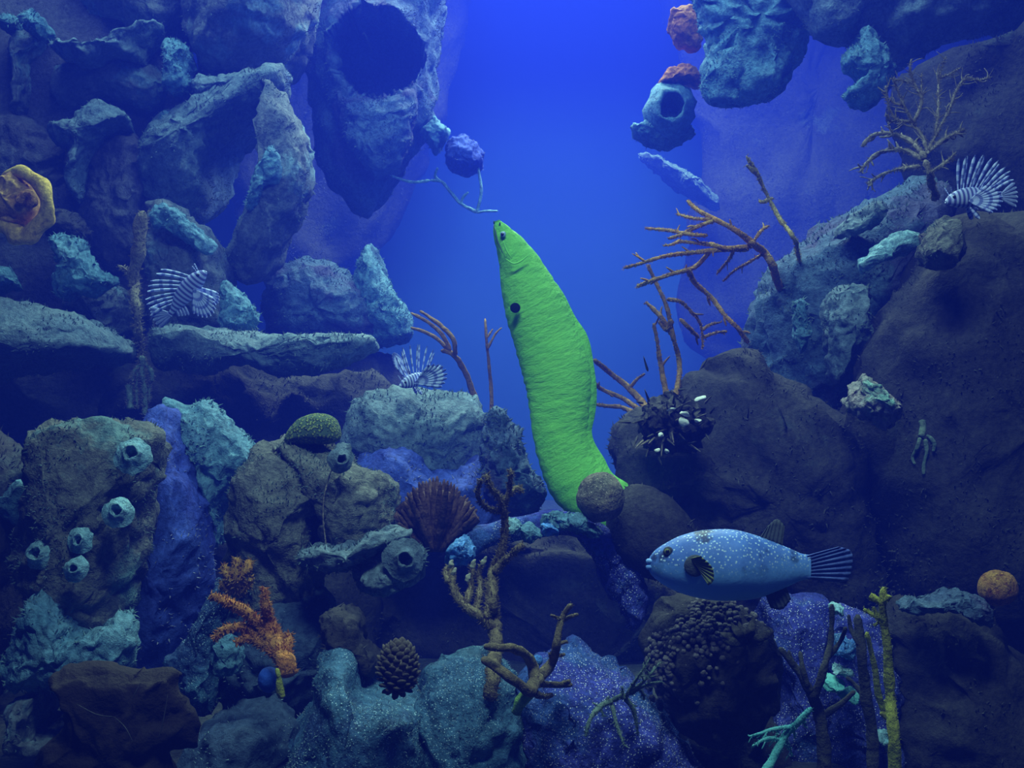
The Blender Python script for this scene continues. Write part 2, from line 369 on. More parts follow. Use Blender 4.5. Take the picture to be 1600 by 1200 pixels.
# ------------------------------------------------------------------ reef rocks: (name, material, distance, half depth, label, outline, options)
ROCKS = [
 # deep masses behind everything
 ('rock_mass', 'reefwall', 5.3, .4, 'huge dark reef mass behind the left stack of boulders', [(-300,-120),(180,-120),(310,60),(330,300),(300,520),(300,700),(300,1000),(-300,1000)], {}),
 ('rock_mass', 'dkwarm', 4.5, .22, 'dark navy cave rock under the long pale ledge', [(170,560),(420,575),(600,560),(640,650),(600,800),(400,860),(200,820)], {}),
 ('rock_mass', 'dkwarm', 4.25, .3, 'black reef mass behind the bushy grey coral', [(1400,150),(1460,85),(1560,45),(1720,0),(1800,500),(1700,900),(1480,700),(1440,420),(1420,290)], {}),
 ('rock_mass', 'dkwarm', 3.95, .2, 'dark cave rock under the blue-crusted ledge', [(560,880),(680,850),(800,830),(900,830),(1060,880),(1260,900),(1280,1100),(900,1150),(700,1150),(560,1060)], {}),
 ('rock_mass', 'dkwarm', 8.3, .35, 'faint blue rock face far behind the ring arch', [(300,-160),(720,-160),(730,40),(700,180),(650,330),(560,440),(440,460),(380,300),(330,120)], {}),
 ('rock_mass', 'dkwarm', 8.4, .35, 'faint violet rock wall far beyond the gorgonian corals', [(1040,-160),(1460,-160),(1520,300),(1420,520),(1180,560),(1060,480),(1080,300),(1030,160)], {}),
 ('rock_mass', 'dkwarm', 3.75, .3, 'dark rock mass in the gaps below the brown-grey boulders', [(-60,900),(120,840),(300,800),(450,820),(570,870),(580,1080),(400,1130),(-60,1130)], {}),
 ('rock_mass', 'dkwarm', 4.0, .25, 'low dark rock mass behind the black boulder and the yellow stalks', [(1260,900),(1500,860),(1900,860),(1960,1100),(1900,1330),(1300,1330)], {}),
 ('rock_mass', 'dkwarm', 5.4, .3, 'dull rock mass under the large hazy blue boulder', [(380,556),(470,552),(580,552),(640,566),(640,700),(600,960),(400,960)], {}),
 # left, upper part
 ('rock', 'grey', 5.0, .3, 'broad grey rock column hanging beside the ring arch', [(300,-80),(470,-80),(470,20),(455,70),(420,103),(370,124),(312,118),(300,60)], {}),
 ('rock', 'pale', 4.85, .22, 'long curved grey-green boulder leaning against the arch leg', [(268,178),(305,160),(345,132),(440,104),(424,150),(356,196),(326,240),(322,300),(300,334),(255,340),(226,300),(218,250),(238,198)], {}),
 ('rock', 'teal', 4.75, .05, 'small bright teal knob on top of the curved boulder', [(256,180),(280,172),(285,188),(262,200),(248,196)], {}),
 ('rock', 'grey', 4.8, .2, 'tall drooping rock slab with a pale teal edge', [(422,128),(458,176),(482,240),(478,300),(448,380),(402,440),(356,424),(366,376),(398,300),(420,230),(428,180)], {}),
 ('rock', 'teal', 4.6, .06, 'narrow pale teal patch of crust on the drooping slab', [(424,228),(438,275),(415,290),(396,325),(385,322),(400,270)], {}),
 ('rock', 'grey', 4.5, .2, 'rounded rock behind the lionfish with a blue-lit shoulder', [(236,330),(272,326),(300,352),(332,368),(344,420),(344,505),(318,522),(262,520),(238,440)], {}),
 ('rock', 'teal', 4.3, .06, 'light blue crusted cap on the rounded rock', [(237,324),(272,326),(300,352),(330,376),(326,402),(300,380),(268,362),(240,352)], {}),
 ('rock_ledge', 'pale', 4.7, .12, 'slender teal ledge reaching out like a branch', [(80,72),(140,74),(190,56),(246,38),(222,70),(214,94),(180,84),(150,104),(118,100)], {}),
 ('rock', 'teal', 4.7, .07, 'small rounded teal stone beside the slender ledge', [(0,34),(16,24),(32,34),(28,46),(6,46)], {}),
 ('rock', 'teal', 4.65, .08, 'knobbly teal stone next to a smaller round one', [(38,30),(54,20),(66,34),(60,50),(42,48)], {}),
 ('rock', 'grey', 4.8, .12, 'grey stone hanging below the knobbly teal stone', [(40,46),(66,48),(70,74),(46,100),(44,170),(30,190),(34,120),(22,78)], {}),
 ('rock', 'pale', 4.6, .12, 'bird-shaped pale rock with a thin stem', [(80,200),(120,186),(140,168),(176,168),(198,192),(172,200),(148,228),(128,256),(128,300),(114,312),(120,262),(112,236),(90,228)], {}),
 ('rock', 'teal', 4.7, .09, 'upright pale teal lump beside the grey column', [(258,70),(276,64),(290,78),(286,104),(290,128),(274,146),(258,132),(262,102)], {}),
 ('rock', 'teal', 4.2, .1, 'ragged bright turquoise crust with frayed lower edge', [(88,372),(120,366),(134,390),(150,424),(180,440),(160,452),(140,464),(122,456),(104,466),(90,452),(100,420)], dict(fine=.07)),
 ('rock', 'dkwarm', 4.4, .14, 'dull brown stone over the turquoise crust', [(78,338),(110,330),(132,352),(130,372),(100,378),(80,364)], {}),
 ('rock', 'teal', 4.3, .07, 'small teal stone poking out above the big left slab', [(-20,420),(14,422),(30,448),(6,456),(-20,456)], {}),
 ('boulder', 'pale', 4.0, .3, 'long pale boulder lying below the turquoise crust', [(-60,470),(40,468),(70,480),(130,500),(180,520),(206,548),(190,566),(120,568),(50,582),(-60,600)], {}),
 ('rock', 'grey', 4.5, .2, 'dim violet-grey rock between stalk and pale boulder', [(120,458),(170,446),(200,470),(204,520),(160,510),(110,490)], {}),
 ('rock_ledge', 'pale', 4.15, .2, 'long pale teal ledge below the lionfish', [(246,516),(300,512),(380,522),(440,524),(520,520),(590,530),(560,556),(520,578),(450,588),(400,568),(340,552),(322,576),(280,578),(252,552)], {}),
 ('rock', 'teal', 4.3, .08, 'square teal stone standing on the long ledge', [(350,446),(366,450),(394,480),(398,514),(352,518),(350,480)], {}),
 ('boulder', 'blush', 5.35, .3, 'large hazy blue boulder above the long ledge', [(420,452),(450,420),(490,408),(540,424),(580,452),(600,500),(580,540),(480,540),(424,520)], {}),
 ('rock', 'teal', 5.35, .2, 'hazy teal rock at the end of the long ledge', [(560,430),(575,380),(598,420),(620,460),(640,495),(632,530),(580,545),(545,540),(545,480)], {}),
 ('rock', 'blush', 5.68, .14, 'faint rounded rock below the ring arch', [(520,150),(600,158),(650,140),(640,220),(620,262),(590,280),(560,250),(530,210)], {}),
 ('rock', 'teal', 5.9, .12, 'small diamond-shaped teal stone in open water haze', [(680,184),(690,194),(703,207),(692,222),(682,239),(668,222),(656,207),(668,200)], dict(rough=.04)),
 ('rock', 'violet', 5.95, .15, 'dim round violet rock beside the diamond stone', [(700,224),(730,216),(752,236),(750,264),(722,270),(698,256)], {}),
 ('rock', 'grey', 4.95, .2, 'broad brownish rock under which the slender teal ledge reaches out', [(120,-90),(310,-90),(296,20),(262,58),(200,40),(150,24)], {}),
 ('rock', 'pale', 4.8, .12, 'triangular pale stone wedged beneath the broad grey column', [(312,124),(350,128),(392,124),(362,146),(330,168),(310,158)], {}),
 ('rock', 'reefwall', 4.75, .14, 'dim violet rock bulging beside the brown stalk', [(140,262),(196,214),(224,246),(226,320),(206,410),(160,416),(128,360)], {}),
 ('rock', 'grey', 4.85, .12, 'mottled grey flank above the bird-shaped rock', [(96,104),(160,96),(230,96),(256,140),(226,176),(170,160),(110,170),(86,140)], {}),
 ('rock', 'reefwall', 4.8, .14, 'dark rounded rock behind the cup sponge', [(-40,210),(40,180),(100,236),(116,320),(70,350),(-40,330)], {}),
 # right, upper part
 ('boulder', 'teal', 4.9, .16, 'hazy teal hanging boulder with a ragged lower edge', [(1108,-70),(1250,-70),(1264,60),(1242,108),(1206,150),(1140,178),(1108,164),(1100,80)], dict(fine=.05)),
 ('rock_ledge', 'pale', 4.6, .2, 'broad overhead ledge behind the black reef mass', [(1240,-80),(1700,-80),(1640,10),(1500,52),(1440,84),(1396,112),(1340,58),(1262,44)], {}),
 ('rock', 'teal', 4.5, .1, 'hooked teal rock hanging from the overhead ledge', [(1344,44),(1372,70),(1398,104),(1386,140),(1354,172),(1320,150),(1346,124),(1314,98),(1334,72)], {}),
 ('rock', 'pale', 7.9, .2, 'thin slanting blue rock rib beyond the corals', [(1000,240),(1050,262),(1090,284),(1118,308),(1122,330),(1090,308),(1040,280)], {}),
 ('rock', 'teal', 5.35, .14, 'hazy teal foot under the barrel sponge', [(1004,192),(1026,186),(1050,200),(1086,206),(1060,226),(1030,230),(1000,218),(984,200)], {}),
 ('boulder', 'blush', 3.9, .3, 'blue-teal reef shoulder carrying the gorgonian corals', [(1164,500),(1196,424),(1258,376),(1340,332),(1400,296),(1474,280),(1446,400),(1394,520),(1340,640),(1220,650),(1164,580)], dict(fine=.05)),
 ('rock', 'pale', 3.55, .08, 'pale teal lump on the crest of the reef shoulder', [(1306,372),(1330,340),(1364,318),(1382,322),(1376,346),(1340,364)], {}),
 ('rock', 'tube', 3.4, .06, 'elongated pale blue crust below the crest lump', [(1340,416),(1362,392),(1400,368),(1430,364),(1438,376),(1412,394),(1372,408),(1350,424)], {}),
 ('rock', 'teal', 3.5, .05, 'upright teal sliver on the reef shoulder', [(1240,480),(1250,466),(1260,490),(1260,530),(1250,548),(1240,520)], {}),
 ('rock', 'pale', 3.45, .1, 'square teal block with a yellowish top edge', [(1296,458),(1330,452),(1352,450),(1354,490),(1350,550),(1310,560),(1306,600),(1294,580),(1292,520)], {}),
 ('boulder', 'dkwarm', 3.35, .32, 'massive dark boulder carrying a lionfish on its flat top', [(1366,500),(1410,410),(1456,352),(1500,334),(1590,330),(1720,330),(1740,950),(1420,960),(1344,800),(1326,660),(1346,580)], dict(rough=.05)),
 ('rock', 'brown', 3.05, .1, 'pale grey stone on the flank of the massive dark boulder', [(1440,390),(1470,344),(1488,352),(1496,396),(1476,424),(1446,410)], {}),
 ('boulder', 'dkwarm', 3.4, .25, 'dark purple-grey boulder behind the pufferfish', [(955,690),(990,640),(1040,628),(1100,592),(1180,566),(1280,620),(1346,700),(1372,900),(1310,1000),(1060,920),(980,800)], {}),
 ('boulder', 'dkwarm', 3.0, .12, 'smooth dark rounded slab between ball sponge and pufferfish', [(950,800),(985,758),(1030,766),(1066,796),(1085,840),(1060,900),(1000,900),(950,860)], dict(rough=.04, fine=.008, back=.3)),
 # lower left
 ('boulder', 'brown', 2.95, .22, 'big brown-teal boulder dotted with tube sponges', [(52,700),(70,664),(120,650),(170,648),(220,664),(244,690),(238,740),(220,790),(214,860),(196,960),(170,990),(120,985),(70,940),(50,860),(60,780)], dict(fine=.045)),
 ('rock', 'teal', 3.1, .12, 'rounded sea-green lump beside the big sponge-dotted boulder', [(6,770),(30,750),(60,744),(70,776),(64,816),(40,812),(12,798)], {}),
 ('rock', 'dkwarm', 3.2, .3, 'dark rock in the gap left of the sponge-dotted boulder', [(-120,690),(20,690),(60,760),(60,900),(40,1040),(-120,1100)], {}),
 ('rock', 'violet', 3.3, .2, 'tall violet-blue rock pillar between two teal boulders', [(225,660),(252,640),(278,680),(302,740),(326,820),(330,900),(306,970),(270,1050),(190,1080),(176,1020),(196,900),(212,780)], {}),
 ('rock', 'teal', 3.45, .15, 'pale teal wedge-shaped slab pointing downward', [(262,632),(300,636),(328,628),(352,650),(404,712),(374,756),(352,800),(338,860),(316,800),(292,730)], {}),
 ('rock', 'teal', 2.75, .14, 'turquoise crusted rock at the foot of the big boulder', [(26,1000),(40,948),(76,926),(104,962),(130,1000),(190,962),(204,1030),(172,1060),(100,1066),(30,1056)], dict(fine=.06)),
 ('rock', 'grey', 2.7, .12, 'small squared stone beside the black-brown fan', [(28,1092),(56,1084),(60,1110),(52,1150),(100,1140),(90,1168),(40,1170),(30,1130)], {}),
 ('rock', 'spark', 2.8, .1, 'narrow slanting speckled rock behind the orange coral', [(330,930),(344,900),(346,960),(340,1040),(330,1110),(296,1110),(280,1060),(258,1036),(296,990)], {}),
 ('rock', 'teal', 2.65, .06, 'small pale teal block under the orange coral', [(340,1000),(360,994),(374,1010),(372,1046),(346,1054),(338,1030)], {}),
 ('boulder', 'brown', 3.05, .22, 'brown-grey boulder left of the white crack', [(384,760),(402,712),(420,692),(470,690),(520,700),(512,750),(504,800),(508,850),(500,900),(470,980),(400,1000),(366,940),(366,850)], {}),
 ('boulder', 'brown', 3.05, .2, 'brown-grey boulder right of the white crack under the brain coral', [(440,692),(512,700),(560,728),(600,740),(616,760),(624,830),(600,860),(540,880),(506,870),(500,800)], {}),
 ('rock_ledge', 'pale', 2.8, .12, 'thin greenish ledge jutting from the brown-grey boulders', [(468,862),(500,854),(550,856),(590,836),(628,824),(640,838),(600,852),(570,872),(546,884),(500,886),(476,878)], {}),
 ('boulder', 'pale', 2.85, .15, 'round-nosed teal boulder with a dark hole in it', [(556,880),(590,858),(640,852),(664,872),(658,900),(630,918),(590,924),(566,916)], {}),
 ('boulder', 'pale', 3.9, .25, 'blunt teal boulder carrying the front-facing lionfish', [(540,690),(556,640),(580,618),(640,606),(710,616),(742,640),(750,690),(742,740),(700,800),(640,770),(600,740),(570,720)], {}),
 ('rock', 'violet', 3.7, .2, 'smooth blue rock below the blunt teal boulder', [(560,720),(620,700),(700,740),(800,700),(830,760),(800,830),(640,850),(580,780)], {}),
 ('rock', 'blush', 3.6, .15, 'jagged blue rock between sea fan and eel', [(750,690),(776,640),(800,668),(830,720),(850,780),(800,800),(756,770)], dict(fine=.06)),
 ('boulder', 'navy', 2.95, .2, 'navy boulder behind the orange palm-like coral', [(360,960),(420,930),(500,930),(530,980),(510,1060),(470,1110),(390,1120),(350,1060)], {}),
 ('boulder', 'navy', 2.6, .2, 'dark navy boulder beneath the cobalt tunicate', [(262,1270),(286,1180),(320,1136),(390,1106),(446,1120),(458,1170),(440,1270)], {}),
 ('boulder', 'spark', 2.55, .22, 'speckled teal boulder beneath the pine-cone coral', [(434,1270),(446,1170),(486,1090),(502,1010),(540,1004),(568,1062),(640,1074),(668,1110),(650,1270)], dict(fine=.02)),
 ('boulder', 'spark', 2.6, .2, 'speckled blue boulder with a dark hollow', [(620,1270),(636,1140),(662,1050),(700,1026),(764,1018),(806,1080),(836,1160),(850,1270)], {}),
 ('boulder', 'sparkv', 2.65, .22, 'white-flecked violet boulder beneath the fern-like coral', [(820,1270),(800,1100),(826,1040),(880,1018),(936,1040),(1000,1084),(1060,1140),(1120,1210),(1130,1270)], {}),
 ('boulder', 'dkwarm', 2.9, .2, 'black boulder under the knobbly dark coral', [(1030,1100),(1100,1080),(1200,1110),(1260,1190),(1270,1290),(1060,1290),(1040,1200)], {}),
 ('rock', 'sparkv', 2.9, .14, 'white-flecked purple rock column below the pufferfish', [(1186,950),(1230,926),(1288,924),(1296,990),(1290,1060),(1300,1200),(1290,1290),(1190,1290),(1180,1150),(1210,1080)], {}),
 ('rock', 'sparkv', 2.8, .12, 'white-flecked rock column behind the yellow stalks', [(1296,980),(1330,960),(1384,990),(1400,1100),(1404,1290),(1290,1290),(1300,1120)], {}),
 ('boulder', 'dkwarm', 2.85, .22, 'black boulder with a blue fuzzy rim beneath the orange ball sponge', [(1392,960),(1430,940),(1500,934),(1544,944),(1574,994),(1630,1050),(1680,1290),(1380,1290)], {}),
 ('rock', 'dkwarm', 2.6, .1, 'low dark brown stone behind the pine-cone coral', [(505,960),(530,945),(556,960),(570,1000),(600,1040),(570,1060),(535,1030),(505,1000)], {}),
]
TURF = {'teal': (M['turf_pale'], 5000, .013), 'pale': (M['turf'], 4000, .012), 'brown': (M['turf'], 7000, .009), 'spark': (M['turf_blue'], 8000, .006), 'sparkv': (M['turf_violet'], 8000, .006),
        'blush': (M['turf'], 3500, .013), 'grey': (M['turf'], 2000, .012), 'dkwarm': (M['turf_dark'], 3000, .012), 'navy': (M['turf_blue'], 3000, .007), 'violet': (M['turf_violet'], 1500, .012)}
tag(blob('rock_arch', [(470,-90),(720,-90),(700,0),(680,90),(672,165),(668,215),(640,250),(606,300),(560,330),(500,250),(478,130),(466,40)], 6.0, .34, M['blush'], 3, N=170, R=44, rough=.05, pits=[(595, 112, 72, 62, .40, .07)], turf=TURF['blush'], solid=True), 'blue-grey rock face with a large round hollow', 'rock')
for i, (nm, mt, D, T, lab, ol, op) in enumerate(ROCKS):
    if 4.4 < D < 5.1 and nm != 'rock_mass' and max(p_[0] for p_ in ol) < 480 and max(p_[1] for p_ in ol) < 530: op = dict(op, back=2.4)   # these run back to the reef mass
    if mt in TURF and 'turf' not in op: op = dict(op, turf=TURF[mt])
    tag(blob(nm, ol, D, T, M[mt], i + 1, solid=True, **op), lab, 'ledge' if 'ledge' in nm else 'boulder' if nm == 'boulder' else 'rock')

tag(blob('encrusting_sponge', [(1030,128),(1048,108),(1076,108),(1098,124),(1096,138),(1070,132),(1050,132)], 5.25, .1, M['ocrust'], 71), 'dull orange crust on top of the barrel sponge', 'sponge')
tag(blob('encrusting_sponge', [(1052,20),(1075,10),(1094,34),(1096,70),(1080,78),(1060,70),(1048,44)], 5.2, .1, M['ocrust'], 72), 'faint orange crust hanging above the barrel sponge', 'sponge')
tag(blob('encrusting_sponge', [(1400,946),(1440,932),(1490,926),(1535,934),(1550,970),(1540,978),(1520,950),(1470,948),(1420,958)], 2.65, .06, M['blush'], 73, fine=.08), 'blue fuzzy crust along the rim of the black boulder', 'sponge')

def ledge(name, label, m, D, pts, radii, seed):
    v, f = tube(px(pts, D, .05, seed), [r * D / F for r in radii], 16, 46, .5, seed, bscale=14)
    return tag(build(name, v, f, m), label, 'ledge')
ledge('rock_ledge', 'curved ledge crusted bright blue in front of the dark cave', M['sparkv'], 2.95, [(700,884),(740,850),(800,828),(870,818),(920,832),(952,862),(966,890)], [14, 22, 20, 18, 20, 22, 10], 9)
for i, (x, y, r, mt, lb) in enumerate([(722,860,22,'bluebright','bright blue crust at the outer end of the curved ledge'),
      (828,834,15,'teal','round seafoam crust on the curved ledge'), (858,826,13,'bluebright','small bright blue crust beside the seafoam crust'),
      (800,822,14,'tube','pale blue fuzzy crust under the olive tree coral'), (905,815,15,'teal','seafoam crust below the ball sponge')]):
    ol = [(x + r * math.cos(a) * (1 + .2 * math.sin(3 * a + i)), y + r * .85 * math.sin(a)) for a in [k * .785 for k in range(8)]]
    tag(blob('encrusting_sponge', ol, 2.86, .05, M[mt], 80 + i, rough=.16, fine=.1, N=48, R=9), lb, 'sponge')
tag(blob('encrusting_sponge', [(850,808),(880,804),(920,818),(940,828),(930,838),(890,830),(860,824)], 2.87, .04, M['teal'], 90, fine=.12), 'ragged greenish crust along the top of the curved ledge', 'sponge')
tag(blob('rock', [(900,826),(940,826),(975,850),(1000,890),(1008,950),(990,985),(962,940),(930,880)], 3.0, .09, M['sparkv'], 91, turf=TURF['sparkv']), 'steep violet rock face crusted with white flecks below the ball sponge', 'rock')
# white crack line between the two brown-grey boulders: a thin worm tube
v, f = tube(px([(520,730),(512,752),(506,780),(505,810),(508,840),(511,858)], 2.84), [.0012, .0022, .0016, .0022, .001], 6, 40, .9, 4, bscale=200)
tag(build('worm_tube', v, f, M['bushg']), 'thin pale worm tube running down between two brown-grey boulders', 'worm')

# ------------------------------------------------------------------ sponges
def tube_sponge(label, x, y, r, D, length=1.6, tilt=(0, 0), m='tube', group=None, flare=1.0):
    """a stubby open tube facing the glass: outer wall, thick lip, dark inside"""
    k = D / F; c = P(x, y, D); ax = Vector((tilt[0], -1, tilt[1])).normalized()
    u = ax.cross(Vector((0, 0, 1))).normalized(); w = u.cross(ax)
    root = thing('tube_sponge', label, 'sponge', c - ax * r * k * length, group)
    N = 24
    def ring(h, rad):
        out = []
        for i in range(N):
            a = 2 * math.pi * i / N; d = u * math.cos(a) + w * math.sin(a)
            q = c + ax * h * r * k + d * rad * r * k
            out.append(q + d * r * k * (.35 * noise.noise(q * (.6 / (r * k)) + Vector((x, 0, 0))) + .3 * noise.noise(q * (1.7 / (r * k)))))
        return out
    def loft(prof, close):
        v = []; f = []
        for h, rad in prof: v += ring(h, rad)
        for j in range(len(prof) - 1):
            for i in range(N):
                n = (i + 1) % N; f.append((j * N + i, j * N + n, (j + 1) * N + n, (j + 1) * N + i))
        if close: f.append(tuple(range((len(prof) - 1) * N, len(prof) * N)))
        return v, f
    v, f = loft([(-length, 2.3 * flare), (-length * .6, 1.2 + .5 * flare), (-length * .2, 1.25), (.1, 1.05), (.25, .95), (.28, .82), (.15, .74)], False)
    build('wall', v, f, M[m], root)
    v, f = loft([(.15, .74), (-.3, .72), (-1.2, .66), (-2.4, .5)], True)
    build('inside', v, f, M[m], root)
    return root
tube_sponge('hazy pale blue barrel sponge with a round dark opening', 1050, 168, 27, 5.15, 1.5, (-.05, -.12), 'teal', flare=.72)
TS = 'tube sponges on the brown-teal boulder'
tube_sponge('pale blue tube sponge nearest the top rim of the sponge-dotted boulder', 206, 708, 13, 2.72, 1.3, (.1, .3), group=TS)
tube_sponge('pale tube sponge with green base at the middle of the sponge-dotted boulder', 181, 797, 11, 2.72, 1.4, (.05, .35), group=TS)
tube_sponge('small rough tube sponge low on the sponge-dotted boulder', 122, 844, 9, 2.72, 1.2, (0, .2), group=TS)
tube_sponge('squat blue tube sponge on the outer edge of the sponge-dotted boulder', 54, 864, 11, 2.72, 1.6, (-.1, .3), group=TS)
tube_sponge('crumpled tube sponge with white speckles below the others', 114, 888, 9, 2.68, 1.7, (.0, .25), group=TS)
tube_sponge('pale-lipped tube sponge under the brain coral', 533, 718, 9, 2.80, 1.2, (.2, .1), 'pale')
tube_sponge('flattened pale tube opening beside the larger one under the brain coral', 536, 704, 6, 2.82, 1.0, (.2, .2), 'pale')
tube_sponge('wide grey tube opening in the round-nosed teal boulder', 632, 874, 14, 2.69, .8, (.25, .1), 'pale')

tag(blob('brain_coral', [(447,690),(458,664),(482,648),(512,647),(528,662),(530,688),(490,694)], 3.0, .07, M['brain'], 40, rough=.03, fine=.006), 'small domed green brain coral on the brown-grey boulder', 'coral')
def ball(name, label, cat, x, y, rx, ry, D, m, seed, amp=.06, fs=30):
    k = D / F; c = P(x, y, D); N, R = 40, 24; v = []; f = []
    for j in range(R + 1):
        th = math.pi * j / R
        for i in range(N):
            a = 2 * math.pi * i / N
            d = Vector((math.sin(th) * math.cos(a), math.sin(th) * math.sin(a), math.cos(th)))
            q = 1 + amp * noise.noise(d * 2 + Vector((seed, 0, 0))) + amp * .4 * noise.noise(d * 11 + Vector((seed, 0, 0)))
            v.append(c + Vector((d.x * rx, d.y * (rx + ry) / 2, d.z * ry)) * k * q)
    for j in range(R):
        for i in range(N):
            n = (i + 1) % N; f.append((j * N + i, j * N + N + i, j * N + N + n, j * N + n))
    return tag(build(name, v, f, m), label, cat)
ball('ball_sponge', 'round brown sponge with pale frosted top against the eel', 'sponge', 938, 777, 38, 39, 2.85, M['ball'], 3)
ball('ball_sponge', 'round orange sponge on the black boulder', 'sponge', 1559, 919, 31, 28, 2.7, M['osponge'], 6)
ball('tunicate', 'smooth cobalt blue ball tunicate below the orange palm-like coral', 'tunicate', 420, 1062, 17, 20, 2.45, M['blue'], 8, .03)
ball('tunicate', 'tiny pale violet ball beside the purple rock column', 'tunicate', 1187, 1080, 9, 9, 2.55, M['tube'], 9, .1)
ball('tunicate', 'small bright blue knob behind the green-based branch coral', 'tunicate', 840, 1032, 8, 9, 2.45, M['bluebright'], 10, .1)
v, f = tube(px([(432,1044),(436,1060),(438,1078),(440,1092)], 2.36), [.004, .005, .009, .006], 8, 20, .4, 2, bscale=60)
tag(build('algae_stalk', v, f, M['lime']), 'short yellow-green stalk hanging beside the cobalt tunicate', 'algae')
# cup sponge: yellow rim round an ochre middle
cs = thing('cup_sponge', 'yellow and orange cup sponge with a folded rim', 'sponge', P(36, 374, 3.9))
blob('body', [(-14,300),(10,278),(30,271),(56,286),(70,318),(66,344),(40,352),(10,346),(-16,330)], 3.9, .1, M['osponge2'], 61, parent=cs, rough=.08)
v, f = tube(px([(-14,325),(0,350),(20,362),(38,372),(58,358),(70,336),(72,312),(62,290),(46,276),(28,270),(6,280)], 3.84, .06, 5), [.02, .026, .03, .024, .022, .02, .014], 12, 60, .7, 3, bscale=18)
build('rim', v, f, M['ysponge'], cs)
v, f = tube(px([(30,318),(36,306),(48,304),(52,314),(44,322)], 3.78), [.012, .014, .012], 10, 30, .6, 6, bscale=30)
build('fold', v, f, M['osponge'], cs)
# lilac stone coral and hanging finger sponge on the dark boulder
lc = tag(blob('stone_coral', [(1326,634),(1334,606),(1352,588),(1372,600),(1386,622),(1396,650),(1384,664),(1360,656),(1340,650)], 3.05, .1, M['lump'], 62, fine=.1, rough=.14), 'lilac and teal knobbly stone coral on the dark boulder', 'coral')

# ------------------------------------------------------------------ branching corals
coral('gorgonian_coral', 'orange gorgonian with many arching branches on the reef shoulder', 'coral', M['gorange'], 3.5, [
 (7,5,[(1220,452,on(1220, 452) - 3.49),(1212,432,(on(1220, 452) - 3.5) * .75),(1206,412,(on(1220, 452) - 3.5) * .3),(1192,392),(1172,379)]), (5,2.5,[(1178,382),(1150,360),(1115,342),(1090,328),(1074,314)]), (2.6,1.6,[(1112,343),(1082,341),(1058,334)]),
 (3.4,2.6,[(1116,345),(1090,354),(1066,366),(1044,373)]), (3.2,2.2,[(1106,368),(1076,366),(1045,360),(1009,357)]), (4,2.4,[(1176,384),(1140,388),(1108,382),(1060,377)]),
 (4,2.2,[(1170,390),(1130,390),(1080,395),(1040,400),(1000,412),(975,419)]), (3.4,2.6,[(1110,392),(1086,417),(1050,428),(1015,440),(995,448)]), (3,1.5,[(1148,386),(1140,404),(1120,428)]),
 (2.6,1.4,[(1196,394),(1170,410),(1146,424),(1130,440)]), (4,3.4,[(1074,420),(1086,442),(1102,456),(1116,470),(1132,492),(1152,512),(1169,536)]), (2.6,1.8,[(1174,384),(1188,362),(1201,353)]), (2.4,1.2,[(1064,375),(1050,382),(1036,384)])], drift=.3, fuzz=1.4, flen=3, fr=.9, seed=2, twigs=.018, tlen=22)
coral('gorgonian_twig', 'single upright yellow gorgonian twig on the reef shoulder', 'coral', M['gyellow'], 3.5, [
 (3.2,3,[(1250,412,on(1250, 412) - 3.49),(1247,398,(on(1250, 412) - 3.5) * .7),(1241,372),(1222,347),(1206,320),(1193,294),(1181,268),(1166,244)]), (4,2.5,[(1182,270),(1174,264),(1166,258)]), (3,2,[(1201,312),(1194,316),(1186,314)]), (3,2,[(1200,312),(1208,310)])], fuzz=.9, flen=4, fr=1, seed=3, bump=.6)
coral('gorgonian_coral', 'sparse orange-brown gorgonian rising behind the spiky clump', 'coral', M['gbrown'], 3.45, [
 (5,3,[(1046,690,-.3),(1049,650,-.22),(1062,575),(1050,520),(1042,480),(1024,440),(1012,414)]), (5,2.6,[(1044,630),(1034,580),(1026,530),(1021,505)]), (4,3,[(1050,524),(1035,498),(1009,472)]), (4.4,3,[(1050,500),(1042,515),(1030,502)]),
 (3.4,2.2,[(1042,468),(1064,472),(1086,494)]), (3.2,2.6,[(1062,498),(1076,512),(1092,528)]), (2.4,1.6,[(1086,492),(1096,512),(1098,545)]), (2.6,1.8,[(1097,528),(1118,520),(1136,518)]), (2.4,1.6,[(1098,516),(1108,508),(1128,503)])], drift=.25, fuzz=1.2, flen=3, fr=.9, fmat=M['gorange'], seed=4, twigs=.02, tlen=20)
coral('gorgonian_coral', 'low brown gorgonian leaning against the green eel', 'coral', M['gbrown'], 3.7, [
 (8,3.4,[(1036,680,-.22),(1022,655,-.14),(1006,632),(980,604),(950,580),(928,562)]), (3,1.6,[(984,606),(996,592),(1008,584)]), (4.4,2.6,[(1012,650),(972,622),(940,608),(922,592)]), (4,2.4,[(990,645),(970,636),(945,634),(920,630)])], drift=.2, fuzz=1, flen=3, fr=.9, seed=5, twigs=.02)
coral('gorgonian_coral', 'brown drooping gorgonian behind the front-facing lionfish', 'coral', M['gbrown'], 4.2, [
 (6,4,[(762,690),(744,630),(726,580),(706,552),(690,548)]), (3.6,2.2,[(706,552),(684,530),(662,518),(642,512)]), (4,2.4,[(712,556),(708,530),(688,508),(666,492),(656,486)]), (3.6,2.2,[(704,548),(690,522),(668,503),(642,489)])], drift=.2, seed=6)
coral('gorgonian_twig', 'thin dark gorgonian twig between drooping gorgonian and eel', 'coral', M['gbrown'], 4.25, [
 (3.4,1.8,[(768,680),(768,620),(764,570),(760,530),(758,498)]), (2,1.2,[(762,545),(774,522),(784,512)]), (2,1,[(761,528),(770,514)])], seed=7)
